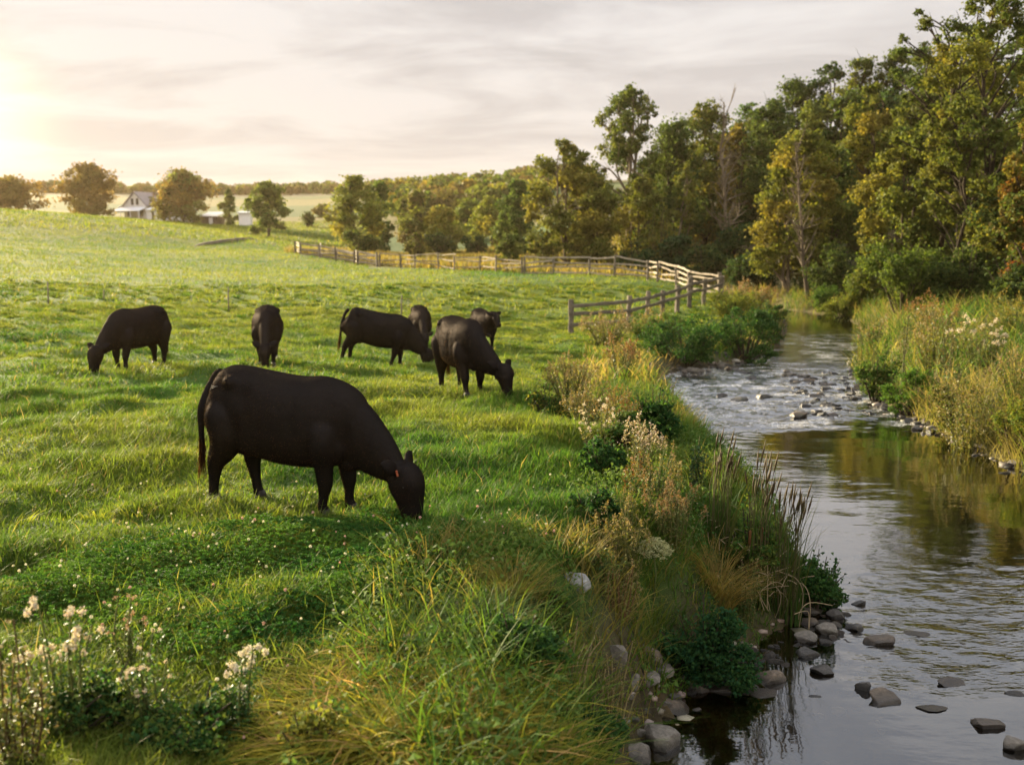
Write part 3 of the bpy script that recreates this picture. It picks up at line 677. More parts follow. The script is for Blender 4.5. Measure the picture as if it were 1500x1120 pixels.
def tree(label, px, ytop, ybase, hw, D, cols, seed, bark=BK_D, name='tree', cat='tree', group=None, cb=.22, lobes=None, nleaf=6000, leaf=.30, lean=(0, 0), fork=1, taper=.55, bare=0.0, trunk_r=None, limb_vis=1.0, world=None, lobe_r=.42, skip_trunk=False, peak=1.0, p=None):
    rng = np.random.default_rng(seed)
    if D > 115: taper, lobe_r, hw, nleaf = max(taper, .75), max(lobe_r, .37), hw * 1.0, int(nleaf * .95)
    g = ground(px, D) if world is None else A(*world)
    H = (CAM_Z + ray(px, ytop)[2] * D) - g[2] if world is None else ytop
    Rw = hw / F_PX * D if world is None else hw
    g = g - A(0, 0, .12)
    root = thing(name, label, cat, g, 0, group)
    n = lobes or int(np.clip(9 + H * .6, 8, 22))
    # lobes stratified in height, further out low, closer in near the top
    zz = np.sort(cb + (1 - cb) * (np.arange(n) + rng.uniform(.2, .8, n)) / n)
    prof = np.clip(np.sin(np.clip((zz - cb) / (1 - cb) * .80 + .22, 0, 1) * PI) ** taper, .12, 1) * peak
    ang = np.arange(n) * 2.4 + rng.uniform(-.5, .5, n) + seed
    lr = Rw * lobe_r * rng.uniform(.75, 1.3, n) * (.65 + .35 * prof)
    rad = np.maximum(Rw * prof - lr * .8, 0) * rng.uniform(.55, 1.08, n)
    L = np.stack([np.cos(ang) * rad, np.sin(ang) * rad, zz * H], 1); L[:, 2] = np.minimum(L[:, 2], H - lr * .85)
    L[:, :2] += np.outer(L[:, 2] / H, A(*lean) * Rw)
    tr = trunk_r or max(.07, H * .017)
    T = MB()
    stems = []
    for k in range(fork):
        a = rng.uniform(0, 2 * PI); sp = 0 if fork == 1 else Rw * rng.uniform(.22, .42)
        hh = np.linspace(0, .86 if k == 0 else .74, 8); wob = np.cumsum(rng.normal(0, .018 * H, (8, 2)), 0) * (hh[:, None] > 0)
        pth = np.stack([wob[:, 0] + math.cos(a + PI * k) * sp * hh * 1.1 + lean[0] * Rw * hh, wob[:, 1] * .6 + math.sin(a + PI * k) * sp * hh + lean[1] * Rw * hh, hh * H], 1)
        rr = tr * (1 - hh * .85) * (1 if k == 0 else .8); rr[0] *= 1.35
        Pd, rd = densify(pth, rr, 3); stems.append((Pd, rd)); T.add(*tube(Pd, rd, 8), col=bark)
    def limb(end, r0):
        Pd, rd = stems[rng.integers(len(stems))]
        t = int(np.clip(np.searchsorted(Pd[:, 2], end[2] - rng.uniform(.12, .28) * H * .9), 2, len(Pd) - 2)); b0 = Pd[t]
        mid = (b0 + end) / 2 + A(0, 0, np.linalg.norm(end[:2] - b0[:2]) * .12) + rng.normal(0, .02 * H, 3)
        Q, q_ = densify([b0, mid, end], [min(rd[t] * .75, r0), r0 * .6, r0 * .25], 4); T.add(*tube(Q, q_, 6), col=bark)
        return Q
    for i in range(n):
        Q = limb(L[i], tr * .42 * limb_vis)
        for _ in range(4):
            e = L[i] + rng.normal(0, 1, 3) * lr[i] * .6; s = Q[rng.integers(4, len(Q))]
            T.add(*tube([s, (s + e) / 2 + rng.normal(0, .05 * lr[i], 3), e], [tr * .16 * limb_vis, tr * .11 * limb_vis, tr * .04], 4, False), col=bark)
    if bare > 0:
        for _ in range(int(70 * bare)):
            Pd, rd = stems[rng.integers(len(stems))]; t = rng.integers(len(Pd) // 4, len(Pd)); b0 = Pd[t]
            d = rng.normal(0, 1, 3) * A(1, 1, .3) + A(0, 0, .9); d /= np.linalg.norm(d); ln = H * rng.uniform(.08, .22) * (1.2 - t / len(Pd))
            e = b0 + d * ln; m_ = b0 + d * ln * .5 + rng.normal(0, .03 * ln, 3); T.add(*tube([b0, m_, e], [rd[t] * .45 + .012, rd[t] * .25 + .01, .008], 5, False), col=bark)
            for _ in range(3):
                e2 = m_ + rng.normal(0, .35, 3) * ln * .6 + A(0, 0, ln * .35); T.add(*tube([m_, e2], [.016, .006], 4, False), col=bark)
    if not skip_trunk: T.build('trunk', BARK, root)
    if nleaf:
        P, I = crown_pts(rng, L, lr, nleaf)
        P = P[P[:, 2] > .02 * H]; I = I[:len(P)]
        cols = np.asarray(cols); 
        lobe_f = rng.uniform(0, 1, 2000); base_i = rng.choice(len(cols), 200, p=p)
        c = cols[base_i[(I // 1000) % 200]]; alt = cols[rng.choice(len(cols), len(P), p=p)]
        c = (c * .65 + alt * .35) * (1.6 if D > 115 else 1.08) * (1 + rng.normal(0, .16, (len(P), 1))) * (.82 + .36 * lobe_f[I % 2000])[:, None]  # far crowns lightened in colour to imitate haze
        c_ = MB(); V, Q, C = leaves(rng, P, leaf * .92 * rng.uniform(.6, 1.35, len(P)), np.clip(c, .004, .5), .35, .68); c_.add(V, Q, col=C); c_.build('crown', LEAF, root, False)
    return root

def shrub(label, px, ytop, ybase, hw, D, cols, seed, cat='shrub', name='shrub', group=None, nleaf=2600, leaf=.16, depth=1.0, world=None, sink=.1, p=None):
    """low bush: several stems under a broken dome of leaves"""
    rng = np.random.default_rng(seed)
    g = (ground(px, D) if D else hit(px, ybase)) if world is None else A(*world); D = g[1]
    H = max(.25, CAM_Z + ray(px, ytop)[2] * D - g[2]) if world is None else ytop
    Rw = hw / F_PX * D if world is None else hw
    root = thing(name, label, cat, g - A(0, 0, sink), 0, group); H += sink
    n = 9; a = rng.uniform(0, 2 * PI, n); rr = Rw * np.sqrt(rng.uniform(0, .62, n)); lr = np.minimum(Rw, H) * rng.uniform(.26, .42, n)
    L = np.stack([np.cos(a) * rr, np.sin(a) * rr * depth, H * rng.uniform(.25, 1.0, n) * (1 - .35 * (rr / Rw) ** 2)], 1); L[:, 2] = np.clip(L[:, 2], lr * .5, H - lr * .75)
    T = MB()
    for i in range(n):
        T.add(*tube([(L[i, 0] * .2, L[i, 1] * .2, 0), L[i] * A(.6, .6, .5), L[i]], [.025 * H ** .5 + .006, .018 * H ** .5 + .004, .006], 5, False), col=BK_D)
        for _ in range(3): e = L[i] + rng.normal(0, .7, 3) * lr[i]; T.add(*tube([L[i] * A(.75, .75, .65), e], [.008, .003], 4, False), col=BK_D)
    SP = []
    for _ in range(16):                                                        # loose shoots breaking the outline
        a_ = rng.uniform(0, 2 * PI); r_ = rng.uniform(.2, 1.05) * Rw; e = A(math.cos(a_) * r_, math.sin(a_) * r_ * depth, H * rng.uniform(.55, 1.22) * (1 - .3 * (r_ / Rw) ** 2)); Q_, q_ = densify([(0, 0, 0), e * A(.6, .6, .6), e], [.006, .005, .002], 5)
        T.add(*tube(Q_, q_ * max(1, leaf / .05), 4, False), col=BK_D); m_ = 22; SP.append(Q_[rng.integers(4, len(Q_), m_)] + rng.normal(0, leaf * .7, (m_, 3)))
    T.build('stem', BARK, root)
    P, I = crown_pts(rng, L, lr, nleaf, 1.0); SP = np.concatenate(SP); P = np.concatenate([P, SP]); I = np.concatenate([I, np.zeros(len(SP), int)])
    k = P[:, 2] > -.05; P = P[k]; I = I[k]
    cols = np.asarray(cols); lobe_f = rng.uniform(0, 1, 4000)
    c = cols[rng.choice(len(cols), len(P), p=p)] * (1 + rng.normal(0, .15, (len(P), 1))) * (.78 + .44 * lobe_f[I % 4000])[:, None]
    c_ = MB(); V, Q, C = leaves(rng, P, leaf * .92 * rng.uniform(.6, 1.35, len(P)), np.clip(c, .004, .5), .3, .6); c_.add(V, Q, col=C); c_.build('foliage', LEAF, root, False)
    return root

# --- wood on the far bank, each tree placed where the photo shows it
tree('spreading gold-green tree with forked trunk behind the pale rail fence', 828, 202, 392, 66, 88, C_GO + C_OL, 11, fork=3, cb=.14, nleaf=8000, leaf=.34, lobes=20, lobe_r=.30, bark=BK_M)
tree('tall twin-topped tree with sparse leaves, highest of the fence-side trees', 914, 128, 392, 60, 95, C_OL + C_GR, 12, fork=2, cb=.30, lobes=34, nleaf=7500, leaf=.34, lobe_r=.25, bark=BK_P, taper=.35)
tree('golden young tree in front of the twin-topped tree', 872, 262, 395, 40, 86, C_GO, 13, cb=.06, nleaf=5500, leaf=.30)
tree('olive-gold bushy tree under the right side of the twin-topped tree', 938, 250, 396, 42, 88, C_GO + C_OL, 14, cb=.05, nleaf=5500, leaf=.30)
tree('full dark green tree right of the twin-topped tree', 982, 176, 396, 62, 99, C_DK + C_GR, 15, cb=.05, nleaf=8500, leaf=.36)
tree('amber-topped tree behind the full dark green tree', 1026, 146, 398, 50, 106, C_OC + C_GR, 16, cb=.1, nleaf=7000, leaf=.38)
tree('bare dead tree with pale grey trunk rising above the wood', 1066, 108, 400, 34, 88, C_BR, 17, bark=BK_P, bare=1.0, nleaf=0, lobes=7, trunk_r=.2, fork=1, limb_vis=.9)
tree('rusty brown tree behind the bare dead tree', 1072, 178, 400, 34, 97, C_BR + C_OC, 18, cb=.2, nleaf=4500, leaf=.34)
tree('dark green tree behind the broad ochre tree and bare leaning tree', 1118, 150, 405, 60, 96, C_DK + C_GR, 19, cb=.05, nleaf=8000, leaf=.36)
tree('broad ochre tree behind the bare leaning tree at the creek bend', 1152, 186, 436, 74, 66, C_OC + C_GO, 20, cb=.16, fork=2, nleaf=9500, leaf=.27, lean=(.28, 0), bark=BK_P, lobes=22, lobe_r=.30, trunk_r=.15)
tree('bare leaning tree with twisted pale trunk in front of the broad ochre tree', 1184, 176, 436, 30, 62, C_BR, 30, bark=(1.7, 1.65, 1.6), bare=.7, nleaf=0, lobes=6, trunk_r=.13, lean=(-.5, 0), limb_vis=.8)
tree('slender pale-stemmed tree in front of the full dark green tree', 1000, 235, 398, 24, 86, C_GO + C_OL, 43, cb=.5, nleaf=1300, leaf=.28, bark=BK_P, trunk_r=.13)
tree('thin dark-stemmed tree with few leaves over the bright green shrub', 1378, 150, 446, 40, 45, C_GO + C_OL, 44, cb=.45, nleaf=1500, leaf=.18, bark=(.6, .55, .5), trunk_r=.12, lobes=14, lean=(-.25, 0), lobe_r=.25)
tree('ochre-brown tree high on the slope left of the limbed tree', 1262, 118, 420, 58, 74, C_OC + C_OL, 21, cb=.12, nleaf=8500, leaf=.29, lobes=20, lobe_r=.3)
tree('deep green tree between the ochre tree and the limbed tree', 1218, 215, 440, 60, 68, C_DK + C_GR, 22, cb=.04, nleaf=8000, leaf=.27)
tree('golden-olive tree with layered boughs over the right bank', 1325, 190, 444, 82, 51, C_GO + C_OL + C_GR, 23, cb=.07, nleaf=11000, leaf=.23, lobes=24, lobe_r=.27, fork=2)
tree('tallest dark-limbed tree with thin twiggy top at the frame edge', 1432, -20, 446, 118, 46, C_OL + C_GR + C_GO, 24, cb=.18, fork=3, nleaf=15000, leaf=.20, lobes=44, lobe_r=.19, bark=(.55, .5, .45), limb_vis=.75, taper=.4, trunk_r=.20)
tree('thin-leaved dark tree leaning toward the creek, top over the hill', 1345, 8, 446, 52, 49, C_OL + C_GR, 25, cb=.55, nleaf=1700, leaf=.19, lobes=18, lobe_r=.2, bark=(.55, .5, .45), lean=(-.45, 0), trunk_r=.16)
tree('red-leaved maple at the right edge of the wood', 1506, 146, 450, 62, 39, C_RD + C_GR + C_GO, 26, cb=.12, nleaf=9000, leaf=.20, lobes=22, lobe_r=.28, p=[.26, .12, .2, .12, .2, .04, .03, .03])
tree('dense green tree filling the gap below the red-leaved maple', 1462, 250, 448, 60, 43, C_GR + C_DK + C_GO, 27, cb=.03, nleaf=9000, leaf=.2)
tree('dark green tree behind the red-leaved maple', 1520, -10, 440, 80, 58, C_DK + C_GR, 28, cb=.1, nleaf=9000, leaf=.26)
tree('broad olive tree behind the tallest dark-limbed tree', 1425, 70, 430, 90, 62, C_OL + C_GR, 29, cb=.05, nleaf=10000, leaf=.27)
rng = np.random.default_rng(55)
hill = [(1296, 72, 102), (1248, 78, 104), (1200, 92, 108), (1158, 112, 110), (1120, 142, 112), (1088, 152, 116), (1330, 60, 98), (1375, 52, 92), (1480, 30, 84), (1230, 130, 96), (1180, 150, 100),
        (1285, 130, 92), (1140, 185, 104), (1345, 110, 84), (1400, 95, 80), (1050, 190, 112), (1005, 210, 114), (960, 225, 112), (1310, 180, 78), (1240, 200, 86), (1190, 220, 90)]
for i, (px, yt, D) in enumerate(hill):
    tree('dark green hillside tree packed among its neighbours above the creekside trees', px, yt, 300, 46 + (i * 7) % 14, D, [C_DK + C_GR, C_GR + C_OL, C_DK + C_TE][i % 3], 100 + i, cb=.08, nleaf=4200, leaf=.40, group='trees packed on the wooded hillside', lobes=14)
# shrubs along the foot of the wood
SH = 'shrubs along the foot of the wood'
shrub('bright green shrub arching over the bank below the golden-olive tree', 1322, 352, 450, 62, 44, C_GR + C_YG, 31, nleaf=7000, leaf=.17, group=SH)
shrub('dark green shrub under the dead tree', 1068, 326, 408, 34, 84, C_TE + C_DK, 32, nleaf=3500, leaf=.26, group=SH)
shrub('round blue-green shrub under the dark green tree by the fence', 992, 342, 400, 34, 82, C_TE, 33, nleaf=3500, leaf=.26, group=SH)
shrub('dark shrub behind the fence below the twin-topped tree', 925, 352, 400, 30, 82, C_DK + C_TE, 34, nleaf=3200, leaf=.26, group=SH)
shrub('deep green shrub where the fence meets the wood', 1032, 360, 408, 32, 78, C_TE + C_GR, 35, nleaf=3200, leaf=.24, group=SH)
shrub('dark green shrub at the far creek bend left of the bare leaning tree', 1100, 372, 428, 40, 70, C_DK + C_TE, 36, nleaf=3600, leaf=.22, group=SH)
shrub('leafy dark shrub right of the bare leaning tree', 1228, 352, 448, 44, 60, C_DK + C_GR, 37, nleaf=4200, leaf=.2, group=SH)
shrub('low olive shrub on the bank at the creek bend', 1268, 392, 458, 36, 54, C_OL + C_YG, 38, nleaf=3500, leaf=.17, group=SH)
shrub('dark green shrub beneath the tallest dark-limbed tree', 1412, 362, 448, 56, 42, C_DK + C_GR, 39, nleaf=6000, leaf=.17, group=SH)
shrub('shadowy green shrub at the right edge under the maple', 1492, 372, 455, 46, 36, C_GR + C_DK, 40, nleaf=5000, leaf=.15, group=SH)
shrub('golden leafy shrub under the spreading gold-green tree', 800, 352, 396, 22, 84, C_GO + C_OL, 41, nleaf=2200, leaf=.24, group=SH)
shrub('yellow shrub between the two fence-side dark shrubs', 962, 318, 402, 24, 84, C_GO, 42, nleaf=2800, leaf=.25, group=SH)

# --- trees of the middle distance and the farm
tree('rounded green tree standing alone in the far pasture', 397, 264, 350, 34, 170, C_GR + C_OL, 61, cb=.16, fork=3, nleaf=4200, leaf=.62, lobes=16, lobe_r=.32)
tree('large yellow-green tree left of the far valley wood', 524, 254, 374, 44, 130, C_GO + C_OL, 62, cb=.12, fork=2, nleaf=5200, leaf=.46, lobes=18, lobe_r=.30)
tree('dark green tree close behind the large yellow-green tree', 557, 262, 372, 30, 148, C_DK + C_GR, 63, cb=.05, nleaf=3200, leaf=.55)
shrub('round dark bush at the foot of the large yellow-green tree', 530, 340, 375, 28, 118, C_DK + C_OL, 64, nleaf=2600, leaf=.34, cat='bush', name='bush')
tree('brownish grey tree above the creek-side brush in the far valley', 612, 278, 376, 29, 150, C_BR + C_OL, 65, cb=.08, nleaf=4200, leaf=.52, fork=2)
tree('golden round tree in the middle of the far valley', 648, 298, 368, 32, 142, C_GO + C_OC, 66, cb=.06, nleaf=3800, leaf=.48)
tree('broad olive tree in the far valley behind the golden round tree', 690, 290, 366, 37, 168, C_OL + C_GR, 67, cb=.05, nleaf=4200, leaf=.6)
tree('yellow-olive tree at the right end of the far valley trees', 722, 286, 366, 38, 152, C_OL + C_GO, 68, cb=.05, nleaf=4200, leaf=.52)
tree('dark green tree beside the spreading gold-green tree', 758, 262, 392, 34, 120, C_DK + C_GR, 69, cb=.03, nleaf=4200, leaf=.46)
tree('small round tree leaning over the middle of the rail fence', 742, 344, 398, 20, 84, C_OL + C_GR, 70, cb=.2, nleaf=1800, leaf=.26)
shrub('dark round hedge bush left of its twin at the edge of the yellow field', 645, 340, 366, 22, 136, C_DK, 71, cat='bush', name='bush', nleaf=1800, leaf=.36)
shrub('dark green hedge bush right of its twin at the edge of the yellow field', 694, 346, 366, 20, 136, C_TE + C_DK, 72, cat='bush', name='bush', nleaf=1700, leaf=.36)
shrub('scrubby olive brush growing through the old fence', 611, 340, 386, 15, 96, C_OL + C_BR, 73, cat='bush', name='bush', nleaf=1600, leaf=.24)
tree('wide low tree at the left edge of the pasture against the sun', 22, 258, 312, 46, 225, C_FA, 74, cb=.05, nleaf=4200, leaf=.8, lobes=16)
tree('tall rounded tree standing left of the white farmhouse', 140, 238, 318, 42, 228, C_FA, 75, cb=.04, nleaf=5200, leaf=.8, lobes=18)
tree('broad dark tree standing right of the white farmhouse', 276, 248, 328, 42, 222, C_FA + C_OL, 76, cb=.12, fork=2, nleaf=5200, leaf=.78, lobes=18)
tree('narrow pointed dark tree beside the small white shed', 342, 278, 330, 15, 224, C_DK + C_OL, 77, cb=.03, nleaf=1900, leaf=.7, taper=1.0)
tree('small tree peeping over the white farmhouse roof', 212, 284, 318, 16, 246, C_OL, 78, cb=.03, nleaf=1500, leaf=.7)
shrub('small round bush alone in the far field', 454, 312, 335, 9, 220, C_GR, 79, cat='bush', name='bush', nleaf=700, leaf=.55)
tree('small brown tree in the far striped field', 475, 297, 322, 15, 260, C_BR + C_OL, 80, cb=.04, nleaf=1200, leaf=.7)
# ridge woods beyond the valley: one mass
def far_wood(name, label, spots, cols, seed, nl=130, leaf=1.3):
    rng = np.random.default_rng(seed); mb = MB()
    for x, y, r, h in spots:
        z = float(gz(x, y)); L = A(x, y, z + h * .55)
        d = rng.normal(0, 1, (nl, 3)); d /= np.linalg.norm(d, axis=1)[:, None]
        P = L + d * A(r, r, h * .5) * rng.uniform(.5, 1.0, (nl, 1)); base = np.asarray(cols)[rng.integers(len(cols))]
        V, Q, C = leaves(rng, P, leaf * rng.uniform(.6, 1.4, nl), np.clip(base * (1 + rng.normal(0, .15, (nl, 1))), .004, .4), .3, .75); mb.add(V, Q, col=C)
    o = mb.build(name, LEAF, None, False); tag(o, label, 'woods', kind='stuff'); return o
def band(rng, n, px0, px1, D0, D1, h0, h1):
    out = []
    for _ in range(n):
        px = rng.uniform(px0, px1); D = rng.uniform(D0, D1); h = rng.uniform(h0, h1); out.append(((px - 750) / F_PX * D, D, h * rng.uniform(.4, .6), h))
    return out
rng = np.random.default_rng(90)
far_wood('ridge_woods', 'autumn woods covering the low ridge behind the valley trees', band(rng, 190, 585, 800, 215, 300, 4, 6.5) + band(rng, 120, 560, 860, 300, 380, 4, 7.5), C_OL + C_GR + C_DK + C_BR + C_OC, 91, 150, 1.5)
far_wood('horizon_woods', 'hazy woods along the horizon hills behind the farm', band(rng, 520, -150, 600, 470, 640, 3.5, 6.5), C_BR + C_OL + C_DK, 92, 80, 1.7)
# ------------------------------------------------------------------ grass, clover and bank growth
GRASS = leaf_material('grass_blades', .48, .6, .09, 1.3, 1.5)
def wedge(rng, n, r0, r1, half=34, left=None):
    r = np.sqrt(rng.uniform(r0 * r0, r1 * r1, n)); t = np.radians(rng.uniform(-(left or half), half, n))
    return r * np.sin(t), r * np.cos(t)
G_COL = [(.050, .105, .014), (.075, .135, .018), (.105, .150, .020), (.125, .150, .024)]
def pasture_grass(rng, n, r0, r1, h0, h1, wd, seg, half=34):
    n = int(n * 1.22); x, y = wedge(rng, n, r0, r1, half, 49)
    s = shore(x, y); left = (x < mid_x(y)) | (y > 84)
    px = 750 + F_PX * x / np.maximum(y, 1)
    k = left & (s > .5 + .5 * vnoise(x * 2, y * 2, 3)) & ~((y > 80) & (px > 540))
    k &= rng.uniform(0, 1, n) > .55 * clover_mask(x, y)
    x, y = x[k], y[k]; n = len(x)
    tn = fbm(x * 1.15, y * 1.15, 3, 3); big = fbm(x * .5, y * .5, 11, 3); n2 = fbm(x * .07, y * .09, 12, 3)
    keep = rng.uniform(0, 1, n) < .8 + .6 * sstep(.30, .6, tn)
    x, y, tn, big, n2 = x[keep], y[keep], tn[keep], big[keep], n2[keep]; n = len(x)
    h = rng.uniform(h0, h1, n) * (.80 + .95 * sstep(.32, .68, tn)) * (1 + (rng.uniform(0, 1, n) < .03) * .9)
    d = np.hypot(x, y)
    q = np.clip(.30 + 1.7 * (big - .5) + 1.3 * (n2 - .5) + .40 * sstep(9, 38, d) + rng.normal(0, .13, n), 0, 1)[:, None]
    c = (A(.046, .108, .016) * (1 - q) + A(.150, .176, .027) * q) * (1 + rng.normal(0, .16, (n, 1)))
    dryb = rng.uniform(0, 1, n) < .05; c[dryb] = A(.22, .18, .07) * (1 + rng.normal(0, .15, (dryb.sum(), 1)))
    c = np.clip(c, .004, .5)
    az = rng.uniform(0, 2 * PI, n); az = np.where(rng.uniform(0, 1, n) < .22, rng.normal(-.4, .6, n) + 3 * (fbm(x * .8, y * .8, 23, 2) - .5), az)
    B = np.stack([x, y, gz(x, y) - .015], 1)
    return blades(rng, B, h, wd * rng.uniform(.7, 1.3, n), az, rng.uniform(.05, .4, n), rng.uniform(.1, .8, n), c, seg)
rng = np.random.default_rng(301)
mb = MB()
for a in [(230000, 3.6, 9.5, .06, .125, .0085, 3), (300000, 9.5, 19, .05, .11, .012, 2), (280000, 19, 46, .05, .11, .022, 2), (190000, 46, 140, .09, .18, .06, 1), (150000, 140, 250, .14, .26, .16, 1)]:
    V, Q, C = pasture_grass(rng, *a); mb.add(V, Q, col=C)
# tussocks: denser knots of longer blades standing out of the sward
x, y = wedge(rng, 6400, 6.5, 60, 34, 49); s = shore(x, y); k = (x < mid_x(y)) & (s > .9) & (clover_mask(x, y) < .5); x, y = x[k], y[k]
nb = 46; n = len(x) * nb; rr = np.sqrt(rng.uniform(0, 1, n)) * np.repeat(rng.uniform(.08, .24, len(x)), nb); aa = rng.uniform(0, 2 * PI, n); bx, by = np.repeat(x, nb) + rr * np.cos(aa), np.repeat(y, nb) + rr * np.sin(aa)
tone = np.repeat(rng.uniform(0, 1, len(x)), nb)[:, None]; d = np.hypot(bx, by)
c = np.clip((A(.038, .095, .015) * (1 - tone) + A(.165, .185, .028) * tone) * (1 + rng.normal(0, .15, (n, 1))), .004, .5)
V, Q, C = blades(rng, np.stack([bx, by, gz(bx, by) - .015], 1), np.repeat(rng.uniform(.10, .21, len(x)), nb) * rng.uniform(.6, 1.1, n), .006 + d * .00065, aa + rng.normal(0, .4, n), rng.uniform(.1, .6, n), rng.uniform(.2, 1.0, n), c, 2); mb.add(V, Q, col=C)
o = mb.build('grass', GRASS, None, False); tag(o, 'lush uneven pasture grass the cattle graze on', 'grass', kind='stuff')

# clover carpet in front of the nearest cow, with its small flower heads
CLOV = leaf_material('clover_leaves', .32, .75, .08, 1.2, 3)
n = 70000; x = rng.uniform(CLOVER_C[0] - 4, CLOVER_C[0] + 4, n); y = rng.uniform(CLOVER_C[1] - 3, CLOVER_C[1] + 3, n)
k = (rng.uniform(0, 1, n) < clover_mask(x, y)) & (shore(x, y) > .7); x, y = x[k], y[k]; n = len(x)
z = gz(x, y) + rng.uniform(.01, .07, n) + .07 * (fbm(x * 2.2, y * 2.2, 61, 2))
ctn = np.clip((fbm(x * 1.6, y * 1.6, 62, 3) - .28) * 2.2, 0, 1)[:, None]; ang = rng.uniform(0, 2 * PI, n); mb = MB()
for j in range(3):
    a = ang + j * 2.094; P = np.stack([x + .011 * np.cos(a), y + .011 * np.sin(a), z + rng.normal(0, .002, n)], 1)
    V, Q, C = leaves(rng, P, rng.uniform(.02, .032, n), np.clip((A(.022, .075, .016) * (1 - ctn) + A(.075, .15, .022) * ctn) * (1 + rng.normal(0, .16, (n, 1))), .004, .5), .9, .8); mb.add(V, Q, col=C)
o = mb.build('clover', CLOV, None, False); tag(o, 'dark green clover carpet in front of the nearest cow', 'clover', kind='stuff')
PETAL = leaf_material('flower_petals', .3, .6, .15, 1.0, 30)
n = 2000; x = rng.uniform(CLOVER_C[0] - 4.5, CLOVER_C[0] + 4.5, n); y = rng.uniform(CLOVER_C[1] - 2.6, CLOVER_C[1] + 3.4, n)
k = (rng.uniform(0, 1, n) < .04 + .34 * np.maximum(clover_mask(x, y), .5 * clover_mask(x * .8 + CLOVER_C[0] * .2, y * .7 + CLOVER_C[1] * .3))) & (shore(x, y) > .8); x, y = x[k], y[k]
z = gz(x, y) + rng.uniform(.11, .20, len(x)); mb = MB()
for i in range(len(x)):
    c0 = A(.70, .66, .55) if rng.uniform() < .8 else A(.55, .34, .30)
    nb = 26; d = rng.normal(0, 1, (nb, 3)); d /= np.linalg.norm(d, axis=1)[:, None]; r = rng.uniform(.007, .013)
    V, Q, C = leaves(rng, A(x[i], y[i], z[i]) + d * r * .7, r * 1.1, c0 * (1 + rng.normal(0, .1, (nb, 1))), .1, .6); mb.add(V, Q, col=C)
    mb.add(*tube([(x[i], y[i], z[i] - .16), (x[i], y[i], z[i])], .0018, 4, False), col=(.06, .1, .03))
o = mb.build('clover_blossom', PETAL, None, False); tag(o, 'small white and pinkish clover blossoms dotting the green carpet', 'clover blossom', kind='stuff')

# rank growth along both banks
def bank_growth(rng, n, side, r0, r1, smin, smax, h0, h1, wd, cols, seg=3, p=None, bend=(.1, .9), ylim=None):
    x, y = wedge(rng, n, r0, r1, 36); s = shore(x, y)
    k = ((x < mid_x(y)) if side < 0 else (x > mid_x(y))) & (s > smin) & (s < smax + 1.6 * (fbm(x * .7, y * .7, 71, 2) - .5) * min(1, smax)) & (y < 78)
    k &= rng.uniform(0, 1, n) < .25 + 1.4 * sstep(.35, .6, fbm(x * .9, y * .9, 72 + side, 3))
    x, y, s = x[k], y[k], s[k]; n = len(x)
    h = rng.uniform(h0, h1, n) * (.5 + 1.0 * fbm(x * .8, y * .8, 73, 3)) * sstep(-.1, .5, s + .15)
    cl = np.asarray(cols); ci = np.clip((fbm(x * .55, y * .55, 74 + side, 3) - .25) * 2 * len(cl) + rng.normal(0, 1.1, n), 0, len(cl) - 1).astype(int)
    c = np.clip(cl[ci] * (1 + rng.normal(0, .18, (n, 1))), .004, .6)
    return blades(rng, np.stack([x, y, gz(x, y) - .02], 1), h, wd * rng.uniform(.6, 1.4, n), rng.uniform(0, 2 * PI, n), rng.uniform(.05, .5, n), rng.uniform(*bend, n), c, seg, None, c * A(1.35, 1.2, 1.1))
B_COL = [(.028, .070, .016), (.04, .09, .016), (.055, .11, .018), (.08, .125, .02), (.115, .135, .026), (.17, .145, .045)]
mb = MB()
for a in [(16000, -1, 3.5, 8.2, .02, 1.4, .22, .50, .013), (80000, -1, 8.2, 14, .02, 1.15, .14, .36, .013), (55000, -1, 14, 20, .02, 1.5, .2, .46, .018), (90000, -1, 20, 60, .02, 2.4, .25, .60, .035)]:
    V, Q, C = bank_growth(rng, *a, B_COL if a[2] < 12 else B_COL[2:] + [(.20, .16, .06), (.24, .185, .08)]); mb.add(V, Q, col=C)
o = mb.build('left_bank_grass', GRASS, None, False); o.name = 'bank_grass'; tag(o, 'rank mixed grass and stems along the pasture side of the creek', 'bank grass', kind='stuff')
# low mixed leaves between the grass of the near bank
x, y = wedge(rng, 130000, 4.2, 20, 36); s = shore(x, y); k = (x < mid_x(y)) & (s > .05) & (s < 1.9) & (fbm(x * 1.1, y * 1.1, 79, 3) > .40); x, y = x[k], y[k]; n = len(x)
lv = MB(); P = np.stack([x, y, gz(x, y) + rng.uniform(0, 1, n) ** .7 * .30 * sstep(.38, .62, fbm(x * 1.1, y * 1.1, 79, 3)) + .02], 1); tn = fbm(x * .9, y * .9, 80, 2)[:, None]
c = np.clip((A(.030, .085, .020) * (1 - tn) + A(.11, .155, .028) * tn) * (1 + rng.normal(0, .2, (n, 1))), .004, .5)
V, Q, C = leaves(rng, P, rng.uniform(.03, .08, n), c, .5, .5); lv.add(V, Q, col=C)
o = lv.build('undergrowth', CLOV, None, False); tag(o, 'low leafy undergrowth between the grasses of the near bank', 'undergrowth', kind='stuff')
mb = MB()
R_COL = [(.04, .085, .018), (.055, .105, .02), (.08, .125, .024), (.115, .135, .03), (.155, .145, .045), (.18, .155, .065)]
for a in [(90000, 1, 9, 24, .15, 9, .45, 1.05, .016), (110000, 1, 24, 70, .12, 11, .5, 1.15, .035)]:
    V, Q, C = bank_growth(rng, *a, R_COL); mb.add(V, Q, col=C)
